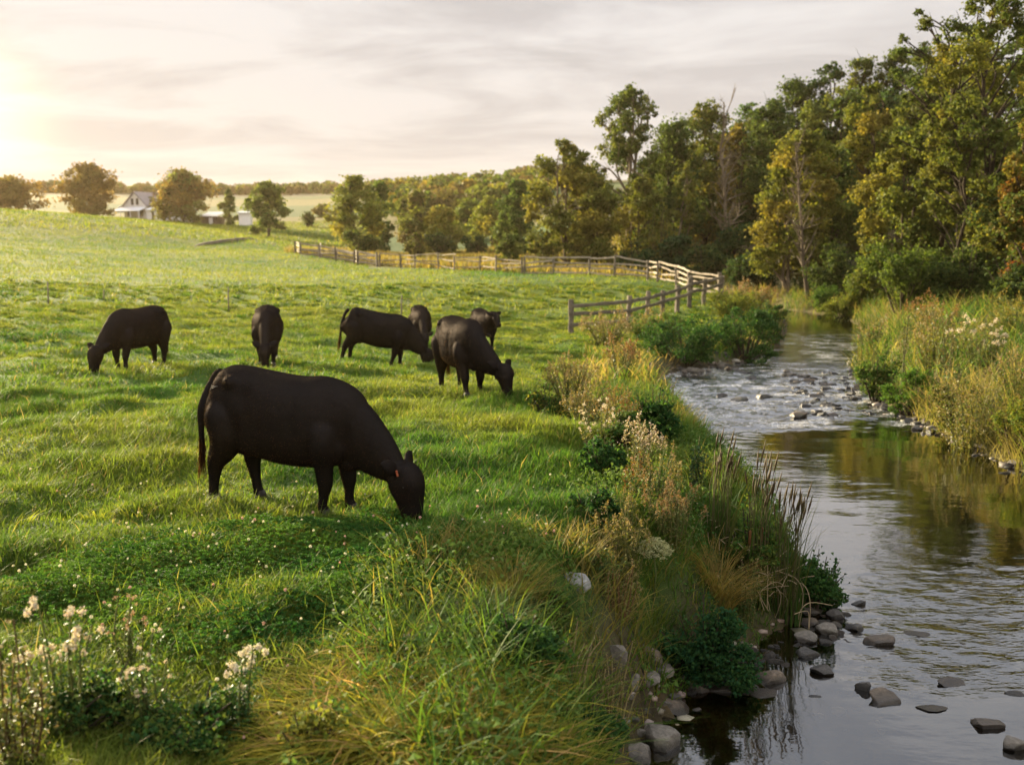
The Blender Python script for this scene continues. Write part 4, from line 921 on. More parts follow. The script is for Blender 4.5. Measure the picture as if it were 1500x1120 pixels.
# leafy tops among the stems
x, y = wedge(rng, 60000, 10, 60, 36); s = shore(x, y); k = (x > mid_x(y)) & (s > .3) & (s < 11) & (fbm(x * .7, y * .7, 77, 3) > .47); x, y = x[k], y[k]
V, Q, C = leaves(rng, np.stack([x, y, gz(x, y) + rng.uniform(.1, 1.0, len(x)) * (.4 + fbm(x * .8, y * .8, 73, 3))], 1), rng.uniform(.04, .11, len(x)), mixc(rng, len(x), R_COL, .2), .3, .4); mb.add(V, Q, col=C)
o = mb.build('bank_weeds', GRASS, None, False); tag(o, 'tall golden weeds covering the far side of the creek', 'bank weeds', kind='stuff')
# dry growth beyond the rail fence
x = rng.uniform(-26, 22, 60000); y = rng.uniform(66, 150, 60000); px = 750 + F_PX * x / y; fy = np.interp(px, [400, 545, 650, 765, 945, 1055], [112, 92, 82, 72, 65.5, 56])
k = (y > fy) & (px > 420) & (px < 1130) & (shore(x, y) > .3); x, y = x[k], y[k]; n = len(x)
h = rng.uniform(.4, 1.1, n) * (.4 + 1.1 * fbm(x * .25, y * .25, 81, 3)) * np.where(y > fy[k] + 14, .6, 1)
mb = MB(); V, Q, C = blades(rng, np.stack([x, y, gz(x, y) - .02], 1), h, rng.uniform(.05, .12, n), rng.uniform(0, 6.28, n), rng.uniform(0, .3, n), rng.uniform(0, .4, n), mixc(rng, n, [(.20, .15, .045), (.16, .125, .04), (.11, .115, .03), (.22, .17, .06)], .18), 2); mb.add(V, Q, col=C)
o = mb.build('dry_grass', GRASS, None, False); tag(o, 'dry golden grass standing beyond the rail fence', 'dry grass', kind='stuff')
# ------------------------------------------------------------------ weeds, reeds and flowering plants
STEM = leaf_material('plant_stems', .15, .7, .15, 1.0, 8)
HERB = leaf_material('herb_leaves', .38, .5, .25, 1.3, 6)
def place(px, ybase, D=None):
    return ground(px, D) if D else hit(px, ybase)
def herb(label, name, cat, px, ybase, ytop, hw, seed, cols, head=None, nst=14, stemc=(.09, .10, .03), leaf=None, nleaf=900, group=None, D=None, arch=.25, stem_w=.006, narrow=.35):
    """clump of upright stems with small leaves; head = (kind, colours, size, pieces)"""
    rng = np.random.default_rng(seed); g = place(px, ybase, D); d_ = math.hypot(g[0], g[1])
    H = max(.3, CAM_Z + ray(px, ytop)[2] * g[1] - g[2]); Rw = hw / F_PX * g[1]
    root = thing(name, label, cat, g - A(0, 0, .04), 0, group); leaf = leaf or max(.035, d_ * .0032)
    S = MB(); P = []; tops = []
    for i in range(nst):
        a = rng.uniform(0, 2 * PI); r = math.sqrt(rng.uniform(0, 1)); hh = H * (rng.uniform(.6, 1.0) * (1 - .25 * r) if i > 1 else 1.0 - .06 * i)
        b0 = A(math.cos(a), math.sin(a), 0) * r * Rw * .45; e = A(math.cos(a) * r * Rw, math.sin(a) * r * Rw, hh)
        m_ = (b0 + e) / 2 - A(math.cos(a), math.sin(a), 0) * r * Rw * arch * .5 + rng.normal(0, .02, 3)
        Q, q_ = densify([b0, m_, e], [stem_w * 1.2 * max(1, d_ / 14), stem_w * max(1, d_ / 14), stem_w * .5 * max(1, d_ / 14)], 4); S.add(*tube(Q, q_, 4, False), col=np.asarray(stemc) * rng.uniform(.7, 1.3))
        k = max(1, int(nleaf / nst)); t = rng.uniform(.08, .97, k); ix = np.clip((t * (len(Q) - 1)).astype(int), 0, len(Q) - 1)
        P.append(Q[ix] + rng.normal(0, leaf * .9, (k, 3)) * A(1, 1, .5)); tops.append(e)
    S.build('stem', STEM, root)
    if nleaf:
        P = np.concatenate(P); F_ = MB(); V, Q, C = leaves(rng, P, leaf * rng.uniform(.6, 1.4, len(P)), mixc(rng, len(P), cols, .17), .2, narrow); F_.add(V, Q, col=C); F_.build('foliage', HERB, root, False)
    if head:
        kind, hc, sz, npc = head; B = MB(); sz_ = max(sz, d_ * .0022)
        for e in tops:
            if kind == 'plume':      # drooping feathery top
                t = rng.uniform(0, 1, npc); dr = A(*rng.normal(0, .35, 2), 1.0); pts = e + np.outer(t - .6, dr) * sz_ * 6 + rng.normal(0, 1, (npc, 3)) * sz_ * (1.15 - t[:, None])
                V, Q, C = leaves(rng, pts, sz_ * rng.uniform(.5, 1.2, npc), mixc(rng, npc, hc, .15), .1, .5); B.add(V, Q, col=C)
            elif kind == 'fluff':    # loose head of pale tufts
                for _ in range(rng.integers(1, 4)):
                    c_ = e + rng.normal(0, 1, 3) * sz_ * A(1.6, 1.6, 1.0); pts = c_ + rng.normal(0, .42, (npc, 3)) * sz_
                    V, Q, C = leaves(rng, pts, sz_ * rng.uniform(.35, .75, npc), mixc(rng, npc, hc, .1), .1, .7); B.add(V, Q, col=C)
            elif kind == 'spike':
                t = rng.uniform(0, 1, npc); pts = e - np.outer(t, A(0, 0, 1)) * H * .42 + rng.normal(0, .5, (npc, 3)) * sz_ * A(1, 1, .5)
                V, Q, C = leaves(rng, pts, sz_ * rng.uniform(.6, 1.1, npc), mixc(rng, npc, hc, .15), .1, .6); B.add(V, Q, col=C)
        B.build('blossom', PETAL, root, False)
    return root
def tuft(label, px, ybase, ytop, hw, seed, cols, n=420, w=.009, bend=(.5, 1.3), lean=(.1, .7), name='grass_tuft', cat='grass tuft', group=None, D=None, seg=5, tip=1.25):
    rng = np.random.default_rng(seed); g = place(px, ybase, D); Rw = hw / F_PX * g[1]; H = max(.25, CAM_Z + ray(px, ytop)[2] * g[1] - g[2])
    a = rng.uniform(0, 2 * PI, n); r = np.sqrt(rng.uniform(0, 1, n)) * Rw * .5; c = mixc(rng, n, cols, .17); mb = MB()
    B = np.stack([np.cos(a) * r, np.sin(a) * r, np.zeros(n)], 1); B[:, 2] = gz(B[:, 0] + g[0], B[:, 1] + g[1]) - g[2] - .02
    V, Q, C = blades(rng, B, H * 1.25 * rng.uniform(.55, 1.1, n), w * rng.uniform(.6, 1.4, n), a + rng.normal(0, .5, n), rng.uniform(*lean, n) * .6, rng.uniform(*bend, n) * .6, c, seg, None, np.clip(c * A(1.35, 1.15, .9) * tip, 0, .6)); mb.add(V, Q, col=C)
    o = mb.build(name, GRASS, None, False, g); return tag(o, label, cat, group)
def reeds(label, px, ybase, ytop, hw, seed, n=26, spikes=0, D=None, cols=((.035, .075, .018), (.05, .09, .02), (.07, .09, .025)), dead=14):
    rng = np.random.default_rng(seed); g = place(px, ybase, D); Rw = hw / F_PX * g[1]; H = max(.5, CAM_Z + ray(px, ytop)[2] * g[1] - g[2])
    root = thing('reed_clump', label, 'reeds', g - A(0, 0, .05), 0, 'reed clumps at the water edge'); F_ = MB()
    a = rng.uniform(0, 2 * PI, n * 3); r = np.sqrt(rng.uniform(0, 1, n * 3)) * Rw * .45; tall = np.arange(n * 3) < n
    h = np.where(tall, H * rng.uniform(.8, 1.25, n * 3), H * rng.uniform(.3, .62, n * 3)); c = mixc(rng, n * 3, cols, .15)
    V, Q, C = blades(rng, np.stack([np.cos(a) * r, np.sin(a) * r, a * 0], 1), h, np.full(n * 3, .016), rng.normal(.1, 1.2, n * 3), rng.uniform(.02, .20, n * 3), rng.uniform(.0, .30, n * 3), c, 6, None, np.clip(c * A(1.2, .9, .9), 0, .5)); F_.add(V, Q, col=C); F_.build('foliage', GRASS, root, False)
    hd = MB()                                                                  # dark narrow seed heads at the stem tips
    for k in range(int(n * .9)):
        aa = rng.normal(.2, 1.0); b0 = A(*(rng.uniform(-1, 1, 2) * Rw * .35), H * rng.uniform(.55, .9)); dr = A(math.cos(aa) * .22, math.sin(aa) * .22, 1.0); ln = H * rng.uniform(.28, .42)
        hd.add(*tube([b0 * A(.8, .8, 0), b0, b0 + dr * ln * .55], [.004, .0035, .003], 4, False), col=(.08, .075, .03)); hd.add(*tube([b0 + dr * ln * .5, b0 + dr * ln * .75, b0 + dr * ln], [.003, .011, .002], 5), col=(.06, .042, .02))
    hd.build('seed_head', STEM, root)
    if spikes:
        sp = MB()
        for k in range(spikes):
            x = rng.uniform(-1, 1) * Rw * .3; z = H * rng.uniform(.45, .55); sp.add(*tube([(x, 0, 0), (x, .01, z)], .005, 5), col=(.10, .10, .04)); sp.add(*tube([(x, .01, z), (x, .01, z + .02), (x + .004, .01, z + .14), (x + .004, .01, z + .16)], [.006, .015, .015, .005], 8), col=(.13, .06, .022))
        sp.build('cattail_spike', STEM, root)
    if dead:                                                                   # last year's bleached stalks, bent over
        dm = MB()
        for k in range(dead):
            b0 = A(*(rng.uniform(-1, 1, 2) * Rw * .6), 0); z = H * rng.uniform(.15, .45); aa = rng.uniform(0, 2 * PI); ln = H * rng.uniform(.12, .32)
            dm.add(*tube(*densify([b0, b0 + A(*rng.normal(0, .04, 2), z * .7), b0 + A(math.cos(aa) * ln * .3, math.sin(aa) * ln * .3, z), b0 + A(math.cos(aa) * ln, math.sin(aa) * ln, z + rng.uniform(-.35, .35) * ln)], [.004, .0034, .0028, .0012], 4), 4, False), col=A(.30, .235, .15) * rng.uniform(.7, 1.2))
        dm.build('dead_stalk', STEM, root)
    return root
def umbel(label, px, ybase, ytop, hw, seed, D=None, col=(.36, .36, .20)):
    rng = np.random.default_rng(seed); g = place(px, ybase, D); Rw = hw / F_PX * g[1]; H = CAM_Z + ray(px, ytop)[2] * g[1] - g[2]
    root = thing('umbel_flower', label, 'flower', g, 0); S = MB(); B = MB(); c0 = A(0, 0, H - Rw * 1.2); S.add(*tube([(0, 0, -.05), (.02, 0, H * .4), c0], [.008, .007, .006], 6), col=(.10, .12, .04))
    for k in range(46):
        th = math.acos(1 - (k + .5) / 46 * .85); ph = k * 2.4; d = A(math.sin(th) * math.cos(ph), math.sin(th) * math.sin(ph), math.cos(th)); e = c0 + d * Rw * A(1, 1, 1.05) * rng.uniform(.9, 1.05)
        S.add(*tube([c0, (c0 + e) / 2 + A(0, 0, .01), e], [.003, .0025, .002], 4, False), col=(.12, .14, .05)); n = 34; pts = e + rng.normal(0, 1, (n, 3)) * A(.012, .012, .006) * Rw / .11
        V, Q, C = leaves(rng, pts, .012 * Rw / .11, np.asarray(col) * (1 + rng.normal(0, .14, (n, 1))), .6, .8); B.add(V, Q, col=C)
    S.build('stem', STEM, root); B.build('blossom', PETAL, root, False); return root

W_W = [(.62, .52, .44), (.52, .40, .33), (.68, .62, .54)]; W_T = [(.26, .19, .09), (.20, .14, .06), (.30, .23, .12)]; W_Y = [(.24, .19, .03), (.19, .16, .03)]; W_R = [(.24, .12, .04), (.19, .10, .04), (.26, .16, .06)]
L_G = [(.035, .085, .018), (.05, .105, .02)]; L_O = [(.08, .11, .022), (.10, .125, .025)]; L_D = [(.022, .060, .018), (.03, .075, .02)]; L_T = [(.17, .14, .05), (.13, .12, .035)]; L_Y = [(.12, .14, .022), (.16, .16, .025)]
WB = 'weeds on the pasture side of the creek'; WR = 'weeds on the far side of the creek'; FG = 'seeding flower plants at the front of the pasture'
herb('tallest fluffy-headed plant with pinkish white tufts, front corner of the pasture', 'flower_plant', 'plant', 100, 1085, 868, 62, 401, L_G + L_O, ('fluff', W_W, .022, 60), 12, nleaf=1500, group=FG, leaf=.034)
herb('thin fluffy-headed plant between the two whitest ones, few small tufts', 'flower_plant', 'plant', 222, 1080, 925, 44, 402, L_G + L_O, ('fluff', W_W, .013, 40), 11, nleaf=900, group=FG, leaf=.032)
herb('plant with the whitest woolly heads beside the tall golden grass', 'flower_plant', 'plant', 356, 1095, 952, 32, 403, L_G, ('fluff', [(.62, .58, .5), (.55, .48, .42)], .023, 70), 6, nleaf=700, group=FG, leaf=.034)
herb('dark-stemmed weed with few white tufts at the frame corner', 'flower_plant', 'plant', 30, 1118, 905, 46, 404, L_O + L_T, ('fluff', W_W + W_T, .011, 30), 12, stemc=(.07, .045, .02), nleaf=1200, group=FG, leaf=.034)
herb('brownish seeding plant with rosy buds behind the thin fluffy-headed plant', 'flower_plant', 'plant', 190, 985, 862, 36, 405, L_O, ('fluff', [(.38, .2, .14), (.45, .32, .22)], .012, 30), 9, nleaf=500, group=FG, leaf=.03)
shrub('yellow-leaved low plant at the bottom of the photo', 436, 1042, 1118, 52, 4.7, [(.20, .18, .03), (.15, .16, .03), (.11, .14, .025)], 411, 'plant', 'leafy_plant', None, 900, .042, sink=.05)
shrub('leafy green plant under the whitest woolly heads', 255, 1052, 1120, 90, 4.9, L_G + L_O + L_D, 412, 'plant', 'leafy_plant', None, 2600, .04, sink=.05)
shrub('leafy green plant filling the front corner below the tallest fluffy plant', 70, 1035, 1120, 95, 4.9, L_G + L_O + L_D, 413, 'plant', 'leafy_plant', None, 2600, .04, sink=.05)
shrub('glossy dark green plant leaning over the front bank stones', 868, 1040, 1112, 78, 6.0, L_D, 414, 'plant', 'leafy_plant', None, 3000, .045, sink=.05)
shrub('dark green nettle-like bush above the bank stones', 1028, 882, 990, 76, None, L_D + [(.02, .065, .026)], 415, 'plant', 'leafy_plant', None, 4200, .05, sink=.05)
shrub('fresh green bush hanging over the water by the stony spit', 1192, 818, 895, 54, None, L_G + L_D, 416, 'plant', 'leafy_plant', None, 4200, .055, sink=.05)
shrub('leafy vine-like bush among the tall reeds', 1100, 745, 850, 44, None, L_G + L_O, 417, 'plant', 'leafy_plant', None, 2400, .055, sink=.05)
reeds('tall reed clump standing against the bright water, farthest of the three', 1052, 800, 655, 44, 421, 24, 0)
reeds('middle reed clump with a brown cattail spike', 1108, 880, 690, 44, 422, 24, 2)
reeds('reed clump nearest the water, blades leaning right over the creek', 1150, 905, 738, 52, 423, 30, 0)
umbel('round pale green umbel flower head above the bank grass', 957, 880, 786, 25, 431)
herb('big golden-olive weed clump left of the umbel flower', 'weed_clump', 'weeds', 915, 850, 715, 58, 441, L_T + L_Y, ('plume', W_Y + W_T, .017, 60), 34, group=WB, nleaf=1800)
herb('feathery rose-tan weed clump behind the umbel flower', 'weed_clump', 'weeds', 985, 800, 690, 52, 442, L_T + L_O, ('plume', W_T + W_R, .017, 60), 34, group=WB, nleaf=1500)
herb('rusty orange dock stalks halfway along the bank', 'weed_clump', 'weeds', 922, 735, 652, 26, 443, L_O, ('spike', [(.28, .12, .03), (.22, .10, .03)], .016, 70), 8, group=WB, nleaf=400)
herb('white-tufted weeds along the grass edge beyond the dock stalks', 'weed_clump', 'weeds', 884, 660, 582, 34, 444, L_O + L_T, ('fluff', W_W, .022, 26), 12, group=WB, nleaf=900)
herb('tan seeding weeds leaning over the bank by the dark bush', 'weed_clump', 'weeds', 938, 690, 605, 34, 445, L_T + L_O, ('plume', W_T + W_W, .02, 50), 24, group=WB, nleaf=900)
herb('golden weed clump at the pasture edge before the dark fence', 'weed_clump', 'weeds', 836, 590, 512, 48, 446, L_T + L_Y + L_T, ('plume', W_T + W_Y, .026, 60), 40, group=WB, nleaf=1700)
herb('reddish plumed weeds between the golden clump and the stones', 'weed_clump', 'weeds', 908, 555, 485, 32, 447, L_T + L_O, ('plume', W_R, .028, 60), 24, group=WB, nleaf=900)
herb('green and gold weeds halfway between umbel and dock stalks', 'weed_clump', 'weeds', 960, 745, 640, 44, 448, L_Y + L_T + L_G, ('plume', W_Y + W_T, .018, 44), 30, group=WB, nleaf=1800)
herb('yellowish weeds spilling from the foot of the dark fence', 'weed_clump', 'weeds', 955, 500, 452, 40, 449, L_Y + L_T, ('plume', W_Y + W_T, .034, 44), 30, group=WB, nleaf=1400)
herb('tan weeds on the bank under the pale fence corner', 'weed_clump', 'weeds', 1098, 455, 412, 42, 450, L_T + L_Y, ('plume', W_T + W_R, .04, 44), 30, group=WB, nleaf=1400)
herb('dry brown stalks beside the lichen boulder', 'weed_clump', 'weeds', 905, 905, 800, 34, 451, L_T, ('plume', W_T, .010, 22), 14, stemc=(.16, .09, .04), group=WB, nleaf=500)
herb('bleached dead stalks above the leaning slab', 'weed_clump', 'weeds', 835, 1000, 900, 60, 452, L_T, ('plume', W_T, .008, 14), 18, stemc=(.30, .22, .13), group=WB, nleaf=300)
herb('thin brown-stemmed plant with round leaves standing over the water', 'weed_clump', 'weeds', 1020, 715, 636, 22, 453, [(.02, .05, .02), (.03, .06, .02)], None, 6, group=WB, nleaf=420, narrow=.8)
herb('tall straw-coloured weeds between the golden clump and the pasture grass', 'weed_clump', 'weeds', 860, 625, 545, 40, 457, L_T, ('plume', W_T + W_Y, .022, 50), 30, group=WB, nleaf=1500)
herb('golden brown weeds beside the dark bush at the riffle', 'weed_clump', 'weeds', 905, 640, 560, 38, 458, L_T + L_Y, ('plume', W_Y + W_R, .02, 50), 28, group=WB, nleaf=1500)
herb('pale tan weeds against the dark fence post', 'weed_clump', 'weeds', 890, 505, 448, 40, 459, L_T + L_Y, ('plume', W_T, .03, 44), 26, group=WB, nleaf=1100)
BW = 'low bushes on the pasture side of the creek'
shrub('dark green bush bulging over the riffle from the pasture side', 958, 578, 648, 46, None, L_D + L_G, 461, 'bush', 'bush', BW, 3200, .075)
shrub('broad green bush above the pale boulders', 1005, 470, 532, 56, None, L_G + L_D, 462, 'bush', 'bush', BW, 3600, .10)
shrub('dark green bush at the water past the pale boulders', 1090, 455, 528, 52, None, L_D + L_G, 463, 'bush', 'bush', BW, 3600, .10)
shrub('olive bush under the dark fence rails', 965, 462, 505, 44, None, L_O + L_G, 464, 'bush', 'bush', BW, 2600, .09)
shrub('yellow-green bush by the fence corner over the creek', 1070, 428, 470, 44, None, L_Y + L_O, 465, 'bush', 'bush', BW, 2600, .11)
shrub('dark hollow bush below the white-tufted weeds', 882, 652, 694, 38, None, L_D + L_G, 466, 'bush', 'bush', BW, 1600, .06)
shrub('small dark bush in the grass near the rusty dock stalks', 880, 716, 768, 42, None, L_D + L_G, 467, 'bush', 'bush', BW, 1800, .05)
shrub('yellow-topped bush beside the cattle on the bank edge', 806, 572, 605, 36, None, L_Y + L_G, 468, 'bush', 'bush', BW, 1500, .06)
shrub('green bush hugging the bend where the creek darkens', 1128, 448, 500, 26, None, L_D + L_O, 469, 'bush', 'bush', BW, 2200, .11)
shrub('shady bush between white-tufted weeds and riffle', 918, 600, 660, 34, None, L_G + L_O, 470, 'bush', 'bush', BW, 2000, .065)
# pasture side tufts
TG = 'grass tufts at the bank edge'
tuft('pale gold grass tuft at the top of the bank', 755, 885, 822, 40, 471, [(.20, .17, .05), (.13, .15, .03)], group=TG)
tuft('grey-green sedge tuft drooping over the bank', 690, 945, 872, 60, 472, [(.06, .10, .04), (.08, .115, .05)], 620, .007, (.9, 1.6), (.3, .9), group=TG)
tuft('dark green sedge tuft hanging beside the lichen boulder', 800, 905, 850, 45, 473, [(.035, .08, .02), (.055, .10, .025)], 480, .007, (.9, 1.6), (.3, .9), group=TG)
tuft('tawny grass tuft among the reeds', 1050, 870, 800, 46, 474, [(.22, .17, .055), (.16, .13, .04)], 520, .007, (.8, 1.5), group=TG)
# far bank
herb('mullein-like spike nearest the riffle on the far bank', 'weed_spike', 'weeds', 1316, 600, 458, 10, 481, L_O, ('spike', [(.12, .11, .04), (.16, .14, .06)], .03, 130), 2, group=WR, nleaf=160, stem_w=.01)
herb('pair of dark weed spikes behind the bank stones', 'weed_spike', 'weeds', 1386, 610, 485, 16, 482, L_G, ('spike', [(.08, .085, .03), (.12, .10, .04)], .03, 120), 3, group=WR, nleaf=200, stem_w=.01)
shrub('grey-green bush at the narrow point of the riffle', 1284, 512, 590, 38, None, L_G + L_O, 483, 'bush', 'bush', WR, 2600, .075)
shrub('bright green low bush just above the far bank stones', 1332, 545, 606, 42, None, [(.065, .14, .02), (.085, .15, .022)], 484, 'bush', 'bush', WR, 2800, .065)
herb('wide tan grassy clump drooping to the far water edge', 'weed_clump', 'weeds', 1425, 655, 545, 62, 485, L_T + L_Y, ('plume', W_T + W_Y, .02, 30), 34, group=WR, nleaf=2600)
shrub('bright yellow-green bush at the water on the right frame edge', 1488, 588, 672, 44, None, L_Y + [(.08, .13, .02)], 486, 'bush', 'bush', WR, 3000, .05)
herb('white-topped weeds high on the far bank', 'weed_clump', 'weeds', 1432, 545, 462, 44, 487, L_O + L_T, ('fluff', W_W, .035, 30), 16, group=WR, nleaf=1300)
herb('golden weed clump behind the weed spikes', 'weed_clump', 'weeds', 1362, 545, 452, 46, 488, L_Y + L_T, ('plume', W_Y + W_T, .028, 34), 24, group=WR, nleaf=1700)
herb('rust-coloured weeds under the bright green shrub', 'weed_clump', 'weeds', 1365, 500, 428, 40, 489, L_T, ('plume', W_R, .03, 34), 20, group=WR, nleaf=1200)
herb('yellow weeds at the foot of the wood by the frame edge', 'weed_clump', 'weeds', 1485, 500, 425, 40, 490, L_Y + L_O, ('plume', W_Y, .03, 30), 22, group=WR, nleaf=1500)
herb('straw-coloured weeds on the far bank just below the white-topped ones', 'weed_clump', 'weeds', 1490, 590, 505, 40, 491, L_T + L_O, ('plume', W_T, .024, 30), 22, group=WR, nleaf=1500)
shrub('low olive bush beside the far dark pool', 1232, 430, 466, 30, None, L_O + L_Y, 492, 'bush', 'bush', WR, 2000, .12)
shrub('mossy green bush over the tan boulder', 1200, 420, 456, 28, None, [(.07, .12, .02), (.05, .10, .02)], 493, 'bush', 'bush', WR, 1800, .12)
herb('green spiky weeds at the tip of the far bank', 'weed_clump', 'weeds', 1275, 520, 458, 22, 494, L_G + L_O, ('spike', W_T, .025, 40), 9, group=WR, nleaf=600)
shrub('ochre-green bush on the far bank between spikes and tan clump', 1400, 560, 622, 40, None, L_O + L_T, 495, 'bush', 'bush', WR, 2400, .06)

shrub('dark green weed patch between the golden grass and the leaning slab', 760, 905, 985, 62, None, L_D + L_G, 418, 'plant', 'leafy_plant', None, 2400, .045, sink=.05)
shrub('low green patch of leaves beside the lichen boulder', 800, 850, 905, 42, None, L_G + L_O, 419, 'plant', 'leafy_plant', None, 1500, .04, sink=.05)
herb('arching bleached grass stalks reaching over the pool stones', 'weed_clump', 'weeds', 895, 1060, 945, 66, 454, L_T + L_O, ('plume', W_T, .007, 18), 20, stemc=(.26, .2, .1), group=WB, nleaf=700, narrow=.2)
herb('green and tan weeds at the foot of the reeds', 'weed_clump', 'weeds', 1085, 905, 800, 50, 455, L_G + L_T, ('plume', W_T, .009, 18), 20, group=WB, nleaf=1500, narrow=.25)
herb('leafy golden weeds between lichen boulder and umbel flower', 'weed_clump', 'weeds', 880, 860, 770, 36, 456, L_Y + L_G, ('plume', W_Y, .01, 26), 16, group=WB, nleaf=1500)
# tall broad-bladed golden grass across the front
rng = np.random.default_rng(501); nt_ = 230; px = np.concatenate([rng.uniform(350, 905, 110), rng.normal(560, 95, 120)]); D = np.concatenate([rng.uniform(4.55, 6.0, 110), rng.uniform(4.6, 5.6, 120)]) - np.abs(px - 600) * .0008
tx = (px - 750) / F_PX * D; k = shore(tx, D) > .10; tx, ty, px = tx[k], D[k], px[k]; nb = 46; n = len(tx) * nb
rr = rng.uniform(0, .11, n); aa = rng.uniform(0, 2 * PI, n); x = np.repeat(tx, nb) + rr * np.cos(aa); D = np.repeat(ty, nb) + rr * np.sin(aa)
h = rng.uniform(.6, 1.05, n) * np.repeat(rng.uniform(.16, .36, len(tx)) * np.clip((px - 310) / 110, .5, 1), nb)
gol = np.clip(np.repeat(rng.uniform(0, 1, len(tx)), nb) + rng.normal(.3, .2, n), 0, 1)[:, None]
c = np.clip((A(.07, .14, .02) * (1 - gol) + A(.20, .19, .028) * gol) * (1 + rng.normal(0, .17, (n, 1))), .005, .5); dd = rng.uniform(0, 1, n) < .16; c[dd] = A(.30, .21, .10) * (1 + rng.normal(0, .2, (dd.sum(), 1)))
mb = MB(); V, Q, C = blades(rng, np.stack([x, D, gz(x, D) - .03], 1), h, rng.uniform(.010, .024, n), aa + rng.normal(0, .5, n), rng.uniform(.1, .5, n), rng.uniform(.5, 1.5, n), np.clip(c, 0, .6), 6, None, np.clip(c * A(1.5, 1.25, .9), 0, .6)); mb.add(V, Q, col=C)
o = mb.build('tall_grass', GRASS, None, False); tag(o, 'tall broad-bladed golden green grass across the front', 'tall grass', kind='stuff')
# ------------------------------------------------------------------ stones
def rock_material(name, lo, hi, wet=True):
    m, nt = newmat(name); tc = N_(nt, 'ShaderNodeTexCoord'); geo = N_(nt, 'ShaderNodeNewGeometry')
    n1 = noise_n(nt, 5, 8, .7, tc.outputs['Object']); n2 = noise_n(nt, 24, 6, .75, tc.outputs['Object']); n3 = noise_n(nt, 2.2, 3, .5, tc.outputs['Object'])
    c = ramp_n(nt, n1.outputs[0], [(.3, lo), (.7, hi)]).outputs[0]; c = mixrgb(nt, 1, c, ramp_n(nt, n2.outputs[0], [(.35, (.6, .6, .6)), (.65, (1.25, 1.25, 1.25))]).outputs[0], 'MULTIPLY')
    c = mixrgb(nt, ramp_n(nt, n3.outputs[0], [(.55, (0, 0, 0)), (.68, (.6, .6, .6))]).outputs[0], c, (.05, .055, .022, 1))       # moss
    p = N_(nt, 'ShaderNodeBsdfPrincipled', i_Roughness=.8)
    if wet:   # the wet band above the water line
        sz = N_(nt, 'ShaderNodeSeparateXYZ'); nt.links.new(geo.outputs['Position'], sz.inputs[0])
        w_ = math_n(nt, 'ADD', math_n(nt, 'MULTIPLY_ADD', sz.outputs[2], -22.0, 22 * (WATER_Z + .05)), math_n(nt, 'MULTIPLY', n1.outputs[0], .9), None, True)
        c = mixrgb(nt, w_, c, mixrgb(nt, 1, c, (.22, .2, .17, 1), 'MULTIPLY')); nt.links.new(math_n(nt, 'MULTIPLY_ADD', w_, -.5, .8), p.inputs['Roughness'])
    nt.links.new(c, p.inputs['Base Color']); b = N_(nt, 'ShaderNodeBump'); b.inputs['Strength'].default_value = .7; b.inputs['Distance'].default_value = .025
    nt.links.new(n2.outputs[0], b.inputs['Height']); nt.links.new(b.outputs[0], p.inputs['Normal']); out_n(nt, p.outputs[0]); return m
RK = {'grey': rock_material('grey_stone', (.075, .066, .054), (.20, .175, .14)), 'dark': rock_material('dark_stone', (.035, .031, .027), (.09, .08, .068)), 'pale': rock_material('pale_stone', (.17, .15, .12), (.36, .32, .26)), 'brown': rock_material('brown_stone', (.06, .045, .03), (.16, .12, .082)), 'lichen': rock_material('lichen_stone', (.09, .09, .085), (.36, .36, .34), False)}
def rock_mesh(seed, sx, sy, sz, mat):
    rng = np.random.default_rng(seed); v, f = ico(4); v = v.copy()
    for _ in range(13):                                   # chip flat facets off a ball
        d = rng.normal(0, 1, 3); d /= np.linalg.norm(d); o = rng.uniform(.42, .82); k = v @ d; v = v - np.maximum(k - o, 0)[:, None] * d * .96
    r = 1 + (fbm(v[:, 0] * 2.2 + seed, v[:, 1] * 2.2 + v[:, 2] * 1.7, seed, 3) - .5) * .16 + (fbm(v[:, 0] * 8 + v[:, 2] * 3, v[:, 1] * 8 - v[:, 2] * 5, seed + 5, 3) - .5) * .06
    v = v * r[:, None] * A(sx, sy, sz); mb = MB(); mb.add(v, tris=f); me = mb.mesh('stone', RK[mat], True); me.set_sharp_from_angle(angle=math.radians(19)); return me
def rock(label, px, py, w, h, mat, seed, tilt=0.0, group=None, cat='stone', yaw=None, depth=.75, zoff=0.0, D=None, name='stone', mesh=None):
    """w, h: size in the photo; py: middle of the stone"""
    rng = np.random.default_rng(seed)
    g = at_z(px, py + h * .35, WATER_Z) if D is None else ground(px, D); D = g[1]; u = D / F_PX
    z0 = max(float(gz(g[0], g[1])), WATER_Z - .015)
    sx, sz = w * u * .52, max(h * u * (.62 if w < 40 else .5), .02)
    me = mesh or rock_mesh(seed, sx, sx * depth, sz, mat)
    o = bpy.data.objects.new(name, me); COL.objects.link(o); o.location = (g[0], g[1] + sx * depth * .3, z0 + sz * .25 + zoff)
    if mesh: o.scale = (sx, sx * depth, sz)
    o.rotation_euler = (rng.normal(0, .08), tilt, rng.uniform(-.4, .4) if yaw is None else yaw)
    return tag(o, label, cat, group)
NS = 'stones of the near bank and spit'
